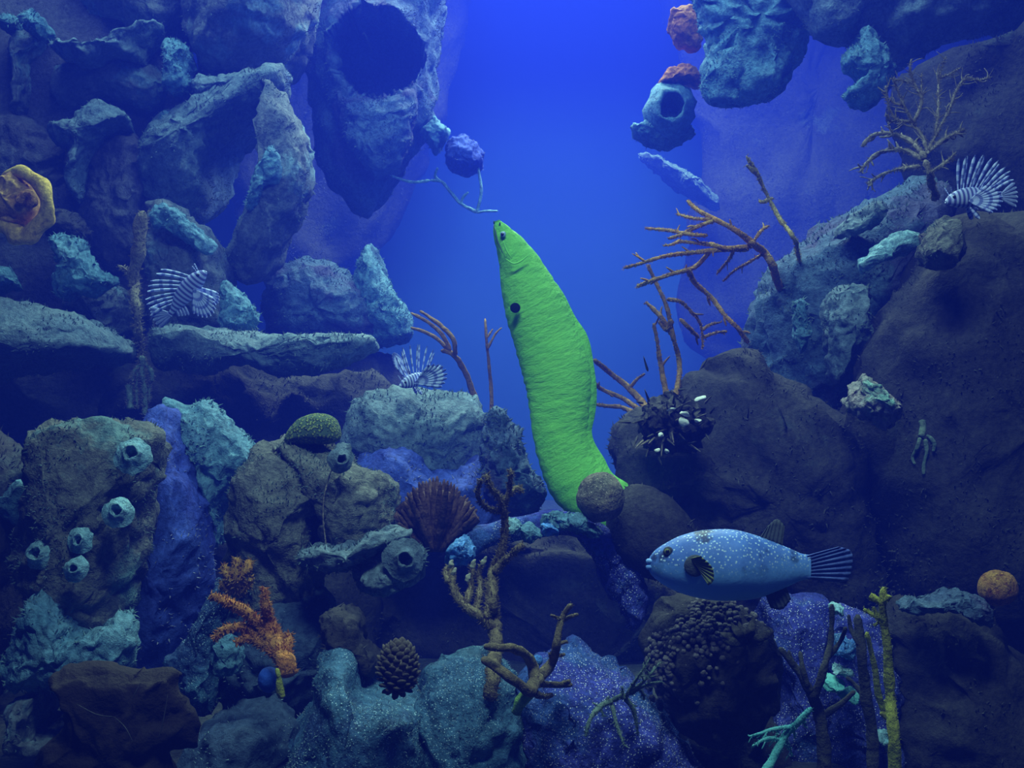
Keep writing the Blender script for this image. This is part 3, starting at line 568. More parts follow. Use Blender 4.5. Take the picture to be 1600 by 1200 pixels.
coral('bushy_coral', 'bushy grey coral with arching feathery arms on the black reef mass', 'coral', M['bushg'], 3.25, [
 (7,5,[(1462,310),(1452,275),(1446,250)]), (4,2.6,[(1446,246),(1422,220),(1390,209),(1362,212),(1348,229)]), (4,2.6,[(1442,248),(1414,235),(1380,236),(1356,252),(1344,269)]),
 (3,1.8,[(1438,260),(1402,265),(1376,274),(1355,287)]), (3.4,2.4,[(1454,236),(1470,222),(1490,210),(1507,203)]), (3,1.6,[(1450,240),(1440,212),(1424,192),(1400,186),(1388,165),(1384,134)]),
 (2.4,1.2,[(1432,200),(1414,168),(1402,140),(1396,122)]), (2.4,1.2,[(1428,192),(1440,158),(1428,130),(1422,108),(1424,92)]), (2.6,1.2,[(1450,235),(1468,200),(1484,170),(1494,142),(1510,122),(1528,126),(1548,121)]),
 (2.2,1.2,[(1462,208),(1466,170),(1466,140),(1470,112),(1478,88)]), (1.8,1,[(1470,122),(1484,116),(1500,106)]), (2,1,[(1440,158),(1440,132),(1440,114)]), (2,1,[(1412,166),(1396,160),(1384,150)]), (2,1,[(1404,186),(1392,190),(1384,178)]),
 (2,1,[(1428,132),(1410,126),(1394,124)]), (2.6,1.4,[(1452,270),(1470,260),(1484,248),(1492,240)])], drift=.22, fuzz=1.8, flen=5, fr=.6, seed=8, bump=.9, twigs=.085, tlen=24)
tree = coral('tree_coral', 'tall olive-brown tree coral with stubby pale-tipped fingers', 'coral', M['olive'], 2.62, [
 (11,6,[(766,1096,-.21),(771,1050,-.19),(774,1000,-.08),(772,960,0),(770,940),(772,890),(786,850),(790,800)]), (7,4,[(774,895),(792,872),(808,858),(818,850)]), (8,5,[(772,985),(748,962),(722,942),(708,918),(703,886)]), (5,4,[(714,930),(706,912),(708,896)]),
 (5,4,[(726,944),(736,918),(738,884)]), (5,4,[(744,956),(750,922),(748,896),(754,880)]), (5,3.6,[(760,966),(764,930),(760,908)]), (5,3.6,[(788,812),(782,782),(766,760),(760,742)]), (5,3,[(786,794),(796,762),(798,734)]),
 (4,3,[(792,776),(808,762),(816,768)]), (4,3,[(780,800),(758,792),(746,772),(752,748)]), (4,3,[(700,910),(696,892),(700,884)])], drift=.15, fuzz=2.2, flen=6, fr=1.2, seed=9, bump=.6)
for i, (x, y, l) in enumerate([(703,884,9), (738,884,10), (755,880,11), (708,895,8), (730,905,9)]):
    v, f = tube(px([(x, y + 4), (x + 2, y - 4), (x + 5, y - l)], 2.58), [.005, .0055, .002], 8, 14, .8, i, bscale=120)
    tag(build('polyp_tip', v, f, M['tip'], tree), 'pale polyp tip', None)
antler = coral('branch_coral', 'antler-shaped olive branch coral with a bright green foot', 'coral', M['olive'], 2.34, [
 (11,11,[(826,1082),(832,1072),(840,1060)]), (9,5,[(836,1066),(832,1040),(820,1022),(800,1013),(776,1012),(757,1010)]), (9,6,[(828,1082),(802,1062),(780,1046),(753,1029)]), (9,4,[(840,1062),(862,1035),(870,1005),(873,985),(880,962),(893,944)]),
 (3.4,1.8,[(877,968),(868,964),(860,961)]), (4,2.6,[(878,970),(890,964),(904,960)]), (3.4,2.4,[(872,1006),(880,1004),(887,1002)]), (3.4,2.4,[(868,1022),(876,1024),(882,1022)]), (3.4,2.2,[(862,1030),(858,1020)]), (7,3.6,[(838,1068),(866,1070),(894,1070)]),
 (5,3,[(880,1069),(890,1064)]), (6,4,[(834,1082),(848,1088),(863,1086)])], drift=.16, fuzz=.8, flen=3, fr=.8, seed=10, bump=.3)
v, f = tube(px([(805,1117),(814,1098),(828,1080)], 2.34), [.009, .012, .013], 12, 24, .25, 3, bscale=50)
tag(build('foot', v, f, mat('green_foot', (.20, .42, .10), (.22, .36, .10), 20, .6), antler), 'bright green foot', None)
coral('stalk_coral', 'tall forked lime-yellow stalk coral', 'coral', M['lime'], 2.22, [
 (11,5,[(1399,1240),(1397,1150),(1391,1090),(1388,1040),(1384,990),(1379,950),(1380,932),(1381,917)]), (5,6,[(1380,942),(1370,937),(1359,931)]), (5,5,[(1380,940),(1386,936),(1389,930)]), (5,3,[(1382,982),(1372,966),(1360,958),(1349,952)]), (4,2,[(1374,968),(1368,956),(1365,948)]), (3,2,[(1373,972),(1366,978)])], drift=.08, fuzz=1.2, flen=4, fr=1, seed=11, bump=.3)
coral('stalk_coral', 'thin unforked lime-yellow stalk beside the tall forked one', 'coral', M['lime'], 2.26, [
 (6,3.4,[(1382,1112),(1372,1082),(1368,1050),(1361,1018),(1354,988)]), (5,4,[(1378,1112),(1384,1106),(1380,1094)]), (6,4,[(1388,1122),(1376,1112)])], drift=.06, fuzz=.9, flen=3, fr=.9, seed=12, bump=.3)
coral('stalk_coral', 'dark branching stalk coral in front of the purple rock column', 'coral', M['darkb'], 2.45, [
 (12,9,[(1290,1260),(1286,1160),(1276,1104),(1266,1080)]), (7,4,[(1268,1084),(1242,1042),(1218,1012)]), (7,4,[(1272,1090),(1286,1050),(1298,1000),(1300,944)]), (5,3,[(1262,1074),(1254,1044),(1250,1018)]), (6,4,[(1284,1120),(1310,1102),(1336,1080)]), (4,2.4,[(1240,1040),(1232,1016)]), (4,3,[(1292,1030),(1312,1004),(1322,980)])], drift=.1, bump=.4, seed=13)
coral('stalk_coral', 'dark slim stalk coral close behind the lime-yellow stalks', 'coral', M['darkb'], 2.48, [
 (11,7,[(1366,1260),(1362,1150),(1354,1090),(1346,1020),(1340,960)]), (5,3,[(1354,1094),(1336,1070),(1322,1058)]), (5,3,[(1346,1010),(1330,985),(1326,960)])], drift=.1, bump=.4, seed=14)
coral('branch_coral', 'bright cyan feathered branch lying under the dark stalk coral', 'coral', M['cyan'], 2.15, [
 (8,4.6,[(1188,1222),(1214,1174),(1230,1146),(1250,1126),(1268,1106)]), (4,1.8,[(1224,1158),(1200,1154),(1175,1166)]), (4,1.4,[(1238,1136),(1206,1140),(1188,1146),(1170,1151)]), (3,1.6,[(1228,1156),(1234,1168),(1238,1182)]), (2.6,1.2,[(1240,1140),(1242,1154)]), (2.6,1.2,[(1216,1142),(1212,1152)]), (2.6,1.4,[(1254,1124),(1258,1136)]), (2.4,1,[(1200,1142),(1192,1154)]), (4,2,[(1226,1160),(1234,1172)])], drift=.06, fuzz=.8, flen=4, fr=.9, seed=15, twigs=.05, tlen=16)
coral('fern_coral', 'grey-green fern-like coral on the violet boulder', 'coral', M['greyb'], 2.38, [
 (5,4,[(980,1090),(972,1088),(958,1094)]), (5,2.4,[(958,1094),(938,1104),(922,1124),(915,1152)]), (3.4,1.8,[(956,1100),(964,1134),(976,1166)]), (4,1.8,[(976,1090),(990,1110),(997,1150)]), (3,1.6,[(978,1088),(998,1056),(1016,1028)]), (3,1.6,[(984,1084),(1010,1060),(1032,1034)]), (2.6,1.4,[(986,1084),(1010,1070),(1034,1065)]), (2.6,1.4,[(1000,1078),(1006,1086),(1006,1094)]), (2.4,1.2,[(974,1088),(972,1072)]), (2.2,1.2,[(945,1100),(952,1088)]), (2.4,1.2,[(938,1106),(944,1120)])], drift=.08, fuzz=1.4, flen=5, fr=.7, seed=16, twigs=.05, tlen=14)
coral('palm_coral', 'bright orange palm-like soft coral with tapering fronds', 'coral', M['orange'], 2.48, [
 (15,13,[(452,1058),(446,1034),(432,1006),(424,984)]), (12,4,[(432,1000),(420,968),(415,944),(413,918)]), (13,5,[(434,1006),(406,976),(380,954),(352,940),(329,930)]), (11,4,[(428,1012),(404,992),(380,980),(352,983),(333,999)]), (10,5,[(436,1022),(412,1008),(388,996),(368,1006)]), (10,5,[(444,1024),(450,1004),(452,990)])], drift=.12, fuzz=3.0, flen=7, fr=1.6, seed=17, bump=.3)
coral('soft_coral', 'fuzzy dull orange soft coral clump above the palm-like one', 'coral', M['gorange'], 2.8, [
 (9,6,[(368,932),(370,910),(368,888),(372,872)]), (8,5,[(370,915),(356,900),(348,884)]), (8,5,[(372,905),(386,890),(390,876)]), (7,5,[(370,926),(384,918),(392,904)]), (7,5,[(366,922),(354,920),(346,908)])], fuzz=2.2, flen=7, fr=1.4, seed=18, bump=.6)
coral('stalk_coral', 'thick brown stalk standing beside the lionfish', 'coral', mat('brown_stalk', (.16, .13, .09), (.22, .19, .13), 14, .8), 4.05, [
 (7,9,[(226,590),(218,540),(214,490),(210,440),(218,380),(224,330)]), (5,3,[(212,450),(200,425),(186,415)])], bump=1.0, bscale=20, seed=19, fuzz=1.6, flen=7, fr=1.6)
coral('feather_cluster', 'pale feathery cluster at the foot of the brown stalk', 'coral', M['greyb'], 3.95, [
 (4,5,[(226,650),(226,610),(222,580),(222,556)]), (3,4,[(222,570),(210,580),(206,600)]), (3,4,[(224,566),(236,580),(238,596)]), (6,5,[(204,640),(202,620),(202,600)]), (2,2,[(214,640),(213,610),(215,580)]), (2,2,[(232,630),(234,600)])], fuzz=2.5, flen=5, fr=.8, fmat=M['bushg'], seed=20, bump=.6)
fd = on(1441, 664)
hang = lambda pts: [(x, y, on(x, y) - .008 - fd) for x, y in pts]   # lies against the boulder's face
coral('finger_sponge', 'pale dangling finger sponge on the massive dark boulder', 'sponge', M['greyb'], fd, [
 (5,5,hang([(1441,656),(1442,668),(1440,682)])), (3.4,3,hang([(1438,684),(1434,698),(1426,714),(1430,726)])), (3.2,2.6,hang([(1446,686),(1448,706),(1444,722),(1443,742)])), (3,3,hang([(1448,680),(1454,684),(1460,694),(1458,706)]))], drift=.02, bump=.5, seed=21)
coral('dead_fan', 'ghostly branching fan skeleton in the far blue haze', 'coral', M['tube'], 5.9, [
 (3,2.4,[(745,332),(720,318),(704,300),(690,284),(672,282)]), (2.4,2,[(690,284),(680,276),(684,262)]), (2.4,2,[(745,332),(752,300),(748,268),(744,230)]), (2.4,1.8,[(720,318),(724,308),(732,300)]), (2.4,1.8,[(745,332),(760,330),(778,330)]), (2.6,2,[(672,282),(640,284),(600,270)])], drift=.1, seed=22)

# spiky dark clump with white shell bits
sk = thing('spiky_coral', 'dark spiky coral clump sprinkled with pale bits', 'coral', P(1045, 700, 3.1))
blob('base', [(1004,650),(1020,626),(1060,622),(1096,640),(1090,680),(1060,706),(1020,700),(1000,680)], 3.15, .1, M['dkwarm'], 64, parent=sk, rough=.2, fine=.12, back=.4)
rnd = random.Random(5)
for i in range(46):
    x, y = rnd.gauss(1045, 26), rnd.gauss(655, 24); a = math.atan2(y - 665, x - 1045) + rnd.gauss(0, .5); l = rnd.uniform(10, 24)
    v, f = tube([P(x, y, 3.09), P(x + l * .5 * math.cos(a), y + l * .5 * math.sin(a), 3.03), P(x + l * math.cos(a), y + l * math.sin(a), 2.99)], [.004, .003, .0015], 5, 6)
    build('spine', v, f, M['bushg'] if i % 3 == 0 else M['darkb'], sk)
for i, (x, y, w, h, sh) in enumerate([(1068,650,7,4,'largest oblong'), (1070,662,6,6,'squarish violet-white'), (1094,624,8,3,'long slanting'), (1052,640,7,2,'thin needle-like'), (1092,652,8,2,'flat sliver-shaped'), (1030,700,4,3,'small low'), (1044,704,4,3,'lowest tiny'), (1028,678,4,4,'round bead-like')]):
    tag(blob('shell_fragment', [(x-w,y),(x-w*.4,y-h),(x+w*.7,y-h*.6),(x+w,y+h*.4),(x,y+h)], 2.985, .008, M['shell'], 100 + i, N=24, R=6), sh + ' pale shell fragment caught in the dark spiky coral', 'shell', 'shell fragments in the spiky coral')

# sea fan of radiating ribs
fan = thing('sea_fan', 'pleated brown sea fan beside the brown-grey boulders', 'coral', P(678, 862, 3.0))
for i in range(34):
    a = math.radians(-62 + 124 * i / 33) ; R_ = 128 * (1 - .16 * abs(math.sin(a * 1.3))) * (.93 + .1 * noise.noise(Vector((i * 1.7, 0, 0))))
    if i < 8: R_ *= .82 + .02 * i
    bx, by = 680 + 10 * math.sin(a), 862
    pts = [P(bx + R_ * t * math.sin(a) * .68, by - R_ * t * math.cos(a * .92), 2.96 + .045 * ((i % 2) * 2 - 1) * t + .05 * math.sin(i * .55) * t) for t in (0, .25, .5, .75, 1)]
    v, f = tube(pts, [.006, .0085, .009, .008, .004], 6, 22, .5, i, bscale=60); build('rib', v, f, M['fan'], fan)
mem = [P(678, 862, 2.97)]; mf = []
for i in range(34):
    a = math.radians(-62 + 124 * i / 33)
    for t in (.3, .6, .9): mem.append(P(680 + 10 * math.sin(a) + 108 * t * math.sin(a) * .68, 862 - 108 * t * math.cos(a * .92), 2.975 + .05 * math.sin(i * .55) * t))
for i in range(33):
    b = 1 + i * 3; mf += [(0, b, b + 3), (b, b + 1, b + 4, b + 3), (b + 1, b + 2, b + 5, b + 4)]
mo = build('membrane', mem, mf, M['fan'], fan); s_ = mo.modifiers.new('solid', 'SOLIDIFY'); s_.thickness = .012
# black-brown fan, veined
bf = thing('black_coral', 'black-brown leafy coral with thin pale veins', 'coral', P(200, 1280, 2.35))
blob('leaf', [(86,1060),(120,1044),(180,1046),(222,1064),(266,1044),(284,1066),(300,1100),(318,1136),(308,1160),(262,1184),(252,1290),(70,1290),(60,1190),(104,1120)], 2.35, .07, M['blackbrown'], 65, parent=bf, rough=.1, fine=.03)
for pts in ([(220,1066),(214,1078),(206,1092)], [(262,1086),(258,1110),(252,1140),(246,1156)], [(178,1120),(195,1136),(208,1160)], [(120,1100),(150,1116),(178,1120)]):
    v, f = tube(px(pts, 2.27), [.0006, .0013, .0006], 5, 14); build('vein', v, f, M['turf_dark'], bf)
# pine-cone coral
pc = thing('pinecone_coral', 'grey-brown pine-cone shaped coral covered in scales', 'coral', P(623, 1092, 2.3))
k = 2.3 / F; c = P(622, 1044, 2.3); N = 110; v = []; f = []
vv, ff = [], []
for j in range(13):
    th = math.pi * j / 12
    for i in range(20):
        a = 2 * math.pi * i / 20; vv.append(c + Vector((math.sin(th) * math.cos(a) * 27, math.sin(th) * math.sin(a) * 27, math.cos(th) * 38)) * k)
for j in range(12):
    for i in range(20): n = (i + 1) % 20; ff.append((j * 20 + i, j * 20 + 20 + i, j * 20 + 20 + n, j * 20 + n))
build('core', vv, ff, M['cone'], pc)
def scale_mesh():
    v = []; f = []
    for j in range(5):
        t = j / 4
        for s in range(7):
            a = 2 * math.pi * s / 7; r = (.5 + .55 * math.sin(math.pi * min(1, t * .75 + .15))) * (1 if j < 4 else .35)
            v.append((math.cos(a) * r, math.sin(a) * r * .45 + .25 * t * t, t * 1.9))
    for j in range(4):
        for s in range(7): n = (s + 1) % 7; f.append((j * 7 + s, j * 7 + n, j * 7 + 7 + n, j * 7 + 7 + s))
    f.append(tuple(range(28, 35)))
    me = bpy.data.meshes.new('scale'); me.from_pydata(v, [], f); me.polygons.foreach_set('use_smooth', [True] * len(f)); me.materials.append(M['cone']); return me
SM = scale_mesh()
for i in range(N):
    zc = 1 - 2 * (i + .5) / N; a = i * 2.39996; r = math.sqrt(1 - zc * zc)
    d = Vector((r * math.cos(a), r * math.sin(a), zc))
    o = bpy.data.objects.new('scale', SM); col.objects.link(o); o.parent = pc
    pos = c + Vector((d.x * 25, d.y * 25, d.z * 36)) * k - Vector(pc['_o'])
    q = (d + Vector((0, 0, .55))).to_track_quat('Z', 'Y')
    o.matrix_local = Matrix.LocRotScale(pos, q, Vector((1, 1, 1)) * k * 6.4 * (1 + .3 * noise.noise(d * 4)))
# knobbly dark coral under the puffer
kc = thing('knobbly_coral', 'dark knobbly dome coral under the pufferfish', 'coral', P(1100, 1170, 2.6))
blob('dome', [(1004,990),(1030,945),(1090,932),(1160,946),(1206,990),(1220,1060),(1190,1130),(1120,1160),(1060,1130),(1020,1070)], 2.62, .16, M['dkwarm'], 66, parent=kc, rough=.08, back=.5)
rnd = random.Random(9); pp, dd, ll = [], [], []
vv, ff = [], []
for i in range(520):
    while True:
        a, t = rnd.random() * 6.283, math.sqrt(rnd.random())
        x, y = 1110 + 104 * t * math.cos(a), 1040 + 106 * t * math.sin(a)
        if y < 1000 + 30 * rnd.random() or x < 1050 or rnd.random() < .12: break
    dep = .165 * math.sqrt(max(0, 1 - t ** 2.4)); q = P(x, y, 2.62 - dep)
    r = rnd.uniform(3.2, 6.2) * 2.5 / F; b = len(vv)
    for j in range(4):
        th = (.15 + .85 * j / 3) * math.pi * .62
        for s in range(6):
            an = 2 * math.pi * s / 6
            vv.append(q + Vector((math.sin(th) * math.cos(an) * r, -math.cos(th) * r * 1.2, math.sin(th) * math.sin(an) * r)))
    for j in range(3):
        for s in range(6): n = (s + 1) % 6; ff.append((b + j * 6 + s, b + j * 6 + n, b + j * 6 + 6 + n, b + j * 6 + 6 + s))
    ff.append(tuple(range(b, b + 6))[::-1])
o = build('knobs', vv, ff, mat('knob', (.06, .05, .055), (.22, .19, .21), 60, .5), kc); o['kind'] = 'stuff'

fr = thing('frond_algae', 'cluster of black leafy fronds beside the knobbly dome coral', 'algae', P(1165, 1010, 2.5))
for i in range(11):
    a = math.radians(-80 + 16 * i); l = 34 + 10 * math.sin(i * 2.3)
    pts = [P(1166 + l * t * math.sin(a) * 1.1, 1006 - l * t * math.cos(a), 2.435 - .05 * math.sin(t * 3) + .012 * (i % 3)) for t in (0, .35, .7, 1)]
    v, f = tube(pts, [.003, .009, .008, .002], 8, 14, .2, i, flat=.3); build('frond', v, f, M['darkb'], fr)
for i, (x, y, w, h, mt, lb) in enumerate([(1306,950,9,6,'tube','small pale crust high between the two dark stalk corals'), (1318,1010,12,18,'bluebright','upright blue-white crust between the two dark stalk corals'), (1300,1068,12,8,'cyan','cyan crust at the fork of the dark branching stalk coral'),
      (1330,1085,13,6,'cyan','flat cyan crust against the slim dark stalk'), (1316,1048,13,5,'tube','slanting pale crust above the cyan ones'), (1383,1155,10,14,'tube','pale blue crust at the foot of the lime-yellow stalk')]):
    ol = [(x + w * math.cos(a) * (1 + .2 * math.sin(3 * a + i)), y + h * math.sin(a)) for a in [k_ * .785 for k_ in range(8)]]
    tag(blob('encrusting_sponge', ol, 2.64, .05, M[mt], 120 + i, rough=.2, fine=.1, N=48, R=9), lb, 'sponge')

# ------------------------------------------------------------------ moray eel
def eel_mat():
    m = bpy.data.materials.new('moray_skin'); m.use_nodes = True; nt = m.node_tree; nd = nt.nodes; ln = nt.links
    b = nd['Principled BSDF']; b.inputs['Roughness'].default_value = .5; b.inputs['Specular IOR Level'].default_value = .3
    uv = nd.new('ShaderNodeAttribute'); uv.attribute_name = 'skin_uv'
    n = nd.new('ShaderNodeTexNoise'); n.inputs['Scale'].default_value = 26; n.inputs['Detail'].default_value = 7; n.inputs['Roughness'].default_value = .7
    tc = nd.new('ShaderNodeTexCoord'); ln.new(tc.outputs['Object'], n.inputs['Vector'])
    x = nd.new('ShaderNodeMix'); x.data_type = 'RGBA'; ln.new(n.outputs['Fac'], x.inputs[0]); x.inputs[6].default_value = (.14, .62, .07, 1); x.inputs[7].default_value = (.26, .78, .09, 1)
    n2 = nd.new('ShaderNodeTexNoise'); n2.inputs['Scale'].default_value = 1.0; n2.inputs['Detail'].default_value = 8; n2.inputs['Roughness'].default_value = .65
    ln.new(uv.outputs['Vector'], n2.inputs['Vector'])
    ln.new(x.outputs[2], b.inputs['Base Color'])
    bp = nd.new('ShaderNodeBump'); bp.inputs['Strength'].default_value = .65; bp.inputs['Distance'].default_value = .016; ln.new(n2.outputs['Fac'], bp.inputs['Height']); ln.new(bp.outputs[0], b.inputs['Normal'])
    return m
M['eel'] = eel_mat()
ED = 3.15
prof = [(776,345,4,.7),(779,352,9,.8),(786,366,16,.85),(797,384,23,.9),(809,408,31,.92),(821,440,40,.9),(836,480,48,.85),(850,520,50,.85),(864,560,53,.85),(873,600,52,.85),(874,640,47,.9),(876,680,43,.95),(886,720,43,1),(904,755,46,1),(936,786,42,1),(985,812,34,1),(1030,838,20,1)]
eel = thing('moray_eel', 'bright green moray eel rearing upright behind the round brown sponge', 'eel', P(936, 820, ED))
cpts = catmull([(a, b, c * 1.0) for a, b, c, e in prof], 110)          # x, y, radius
dpt = lambda i: ED + .03 * math.sin(i / 109 * 5) - (max(0, i - 80) / 29) * .02
v = []; f = []; S = 36; uvs = []
for i, q in enumerate(cpts):
    a = cpts[max(i - 1, 0)]; b = cpts[min(i + 1, 109)]
    k = dpt(i) / F
    tan = Vector((b.x - a.x, 0, -(b.y - a.y))).normalized()
    side = Vector((-tan.z, 0, tan.x))            # across the body in the picture plane, towards the belly or the back
    if side.x < 0: side = -side
    ctr = P(q.x, q.y, dpt(i)); r = q.z * k
    t = i / 109
    ring = 1 + .012 * math.sin(i * 2.1) * (1 if i > 20 else 0)
    for s in range(S):
        an = 2 * math.pi * s / S; cx, cy = math.cos(an), math.sin(an)
        rr = r * ring
        lat = side * cx * rr * 1.0 + Vector((0, -1, 0)) * cy * rr * .72
        if i < 26 and .0 < cy and -.75 < cx < -.05: lat *= 1 + .05 * (1 - i / 26)      # jaw muscle
        w = ctr + lat
        w += (Vector((0, -1, 0)) * cy + side * cx) * .0025 * noise.noise(Vector((i * .5, cx * 2, cy * 2)))
        v.append(w)
        uvs.append((cx * 2.2, cy * 2.2, i * .62 + cx * .9))
for i in range(109):
    for s in range(S):
        n = (s + 1) % S; f.append((i * S + s, i * S + n, (i + 1) * S + n, (i + 1) * S + s))
f.append(tuple(range(S))); f.append(tuple(range(109 * S, 110 * S))[::-1])
body = build('body', v, f, M['eel'], eel)
at = body.data.attributes.new('skin_uv', 'FLOAT_VECTOR', 'POINT'); at.data.foreach_set('vector', [c_ for u in uvs for c_ in u])
# dorsal fin: a long low ridge along the back
v = []; f = []; uvs = []
idx = list(range(24, 96))
for i in idx:
    q = cpts[i]; a = cpts[i - 1]; b = cpts[i + 1]; k = dpt(i) / F
    tan = Vector((b.x - a.x, 0, -(b.y - a.y))).normalized(); side = Vector((-tan.z, 0, tan.x))
    if side.x < 0: side = -side
    h = min(1, (i - 24) / 16) * (8 + 2 * math.sin(i * .35)) ; ctr = P(q.x, q.y, dpt(i))
    for hh, th in ((.80, -.022), (1, -.010), (1 + h / q.z, -.003), (1 + h / q.z, .003), (1, .010), (.80, .022)):
        v.append(ctr + side * q.z * k * hh + Vector((0, th - .03 * (1.0 - min(hh, 1)), 0)))
        uvs.append((hh * 3, 0, i * .45))
for j in range(len(idx) - 1):
    for s in range(5): f.append((j * 6 + s, j * 6 + 6 + s, j * 6 + 7 + s, j * 6 + 1 + s))
fin = build('dorsal_fin', v, f, M['eel'], eel)
at = fin.data.attributes.new('skin_uv', 'FLOAT_VECTOR', 'POINT'); at.data.foreach_set('vector', [c_ for u in uvs for c_ in u])
def plain(name, c, rough=.4, spec=.4):
    m = bpy.data.materials.new(name); m.use_nodes = True; b = m.node_tree.nodes['Principled BSDF']
    b.inputs['Base Color'].default_value = c + (1,); b.inputs['Roughness'].default_value = rough; b.inputs['Specular IOR Level'].default_value = spec; return m
M['eyeblue'] = plain('pale_blue_iris', (.25, .4, .7), .2); M['pupil'] = plain('black_pupil', (.008, .008, .012), .1); M['mouth'] = plain('mouth_line', (.03, .09, .06), .6)
def orb(name, c, r, m, parent, flat=1.0):
    v = []; f = []
    for j in range(11):
        th = math.pi * j / 10
        for i in range(16):
            a = 2 * math.pi * i / 16; v.append(Vector(c) + Vector((math.sin(th) * math.cos(a) * r, math.sin(th) * math.sin(a) * r * flat, math.cos(th) * r)))
    for j in range(10):
        for i in range(16): n = (i + 1) % 16; f.append((j * 16 + i, j * 16 + 16 + i, j * 16 + 16 + n, j * 16 + n))
    return build(name, v, f, m, parent)
def sub(o, p):                              # hang a finished part under another part of the same thing
    o.parent = p; return o
ek = ED / F
e = orb('eye', P(786, 366, ED - 13 * ek), 4.6 * ek, M['eyeblue'], eel, .6)
sub(orb('pupil', P(785, 366, ED - 15 * ek), 2.6 * ek, M['pupil'], eel, .6), e)
v, f = tube([P(771, 352, ED - 4 * ek), P(774, 362, ED - 9 * ek), P(778, 378, ED - 14 * ek), P(786, 396, ED - 19 * ek)], [.0012, .0022, .0024, .001], 6, 20); build('mouth', v, f, M['mouth'], eel)
for a, b in ((772, 346), (781, 348)):
    v, f = tube([P(a, b + 4, ED - 6 * ek), P(a, b - 1, ED - 8 * ek)], [.0025, .0018], 6, 6); build('nostril', v, f, M['mouth'], eel)
orb('gill_opening', P(805, 481, ED - 23.5 * ek), 8 * ek, plain('gill_dark', (.008, .014, .02), .9, 0), eel, .22)
for pts in ([(790,404),(802,412),(814,408),(826,398)], [(786,376),(792,392),(800,404)]):
    v, f = tube([P(x, y, ED - 24 * ek) for x, y in pts], [.0012, .0025, .0012], 6, 20); build('skin_fold', v, f, M['eel'], eel)

# ------------------------------------------------------------------ pufferfish
def fish_mat(name, base, belly, dot, dot_s, dot_r, dark):
    m = mat(name, base, belly, 11, .25, .5, enc=dark, enc_s=9, enc_t=.60, speck=None, dist=.006)
    nt = m.node_tree; nd = nt.nodes; ln = nt.links; b = nd['Principled BSDF']; src = b.inputs['Base Color'].links[0].from_socket
    tc = nd.new('ShaderNodeTexCoord'); v = nd.new('ShaderNodeTexVoronoi'); v.inputs['Scale'].default_value = dot_s; ln.new(tc.outputs['Object'], v.inputs['Vector'])
    r = nd.new('ShaderNodeMapRange'); r.inputs['From Min'].default_value = dot_r; r.inputs['From Max'].default_value = dot_r * .6; ln.new(v.outputs['Distance'], r.inputs['Value'])
    x = nd.new('ShaderNodeMix'); x.data_type = 'RGBA'; ln.new(r.outputs[0], x.inputs[0]); ln.new(src, x.inputs[6]); x.inputs[7].default_value = dot + (1,)
    ln.new(x.outputs[2], b.inputs['Base Color']); return m
def puffer_mat():
    m = mat('puffer_skin', (.07, .16, .58), (.16, .33, .95), 9, .3, .5, enc=(.03, .05, .17), enc_s=10, enc_t=.55, dist=.006, fine=60)
    nt = m.node_tree; nd = nt.nodes; ln = nt.links; b = nd['Principled BSDF']; src = b.inputs['Base Color'].links[0].from_socket
    tc = nd.new('ShaderNodeTexCoord'); sx = nd.new('ShaderNodeSeparateXYZ'); ln.new(tc.outputs['Generated'], sx.inputs[0])
    n = nd.new('ShaderNodeTexNoise'); n.inputs['Scale'].default_value = 5; ln.new(tc.outputs['Generated'], n.inputs['Vector'])
    a = nd.new('ShaderNodeMath'); a.operation = 'MULTIPLY_ADD'; a.inputs[1].default_value = .35; ln.new(n.outputs['Fac'], a.inputs[0]); ln.new(sx.outputs['Z'], a.inputs[2])
    up = nd.new('ShaderNodeMapRange'); up.inputs['From Min'].default_value = .5; up.inputs['From Max'].default_value = .78; ln.new(a.outputs[0], up.inputs['Value'])
    be = nd.new('ShaderNodeMix'); be.data_type = 'RGBA'; ln.new(up.outputs[0], be.inputs[0]); be.inputs[6].default_value = (.18, .42, 1, 1); ln.new(src, be.inputs[7])
    v = nd.new('ShaderNodeTexVoronoi'); v.inputs['Scale'].default_value = 150; ln.new(tc.outputs['Object'], v.inputs['Vector'])
    r = nd.new('ShaderNodeMapRange'); r.inputs['From Min'].default_value = .34; r.inputs['From Max'].default_value = .2; ln.new(v.outputs['Distance'], r.inputs['Value'])
    g = nd.new('ShaderNodeMath'); g.operation = 'MULTIPLY'; ln.new(r.outputs[0], g.inputs[0]); ln.new(up.outputs[0], g.inputs[1])
    x = nd.new('ShaderNodeMix'); x.data_type = 'RGBA'; ln.new(g.outputs[0], x.inputs[0]); ln.new(be.outputs[2], x.inputs[6]); x.inputs[7].default_value = (.6, .78, 1, 1)
    ln.new(x.outputs[2], b.inputs['Base Color']); return m
M['puffer'] = puffer_mat()
M['pfin'] = mat('puffer_tail_fin', (.06, .09, .38), (.12, .18, .55), 30, .3); M['pfdark'] = mat('puffer_dark_fin', (.06, .07, .09), (.08, .09, .11), 30, .3)
M['pyel'] = mat('puffer_pectoral', (.22, .24, .06), (.14, .16, .06), 25, .4); M['lip'] = plain('pale_lip', (.2, .4, .95), .5)
PD = 2.45; pk = PD / F
pf = thing('pufferfish', 'blue-grey pufferfish with white dots swimming above the knobbly coral', 'fish', P(1140, 940, PD))
st = [(1013,876,888),(1017,868,897),(1026,858,906),(1042,848,917),(1062,838,926),(1090,830,934),(1120,827,938),(1150,828,938),(1180,836,935),(1208,846,926),(1234,857,915),(1252,865,907),(1266,867,905)]
sp = catmull([(a, (b + c) / 2, (c - b) / 2) for a, b, c in st], 70); S = 40; v = []; f = []
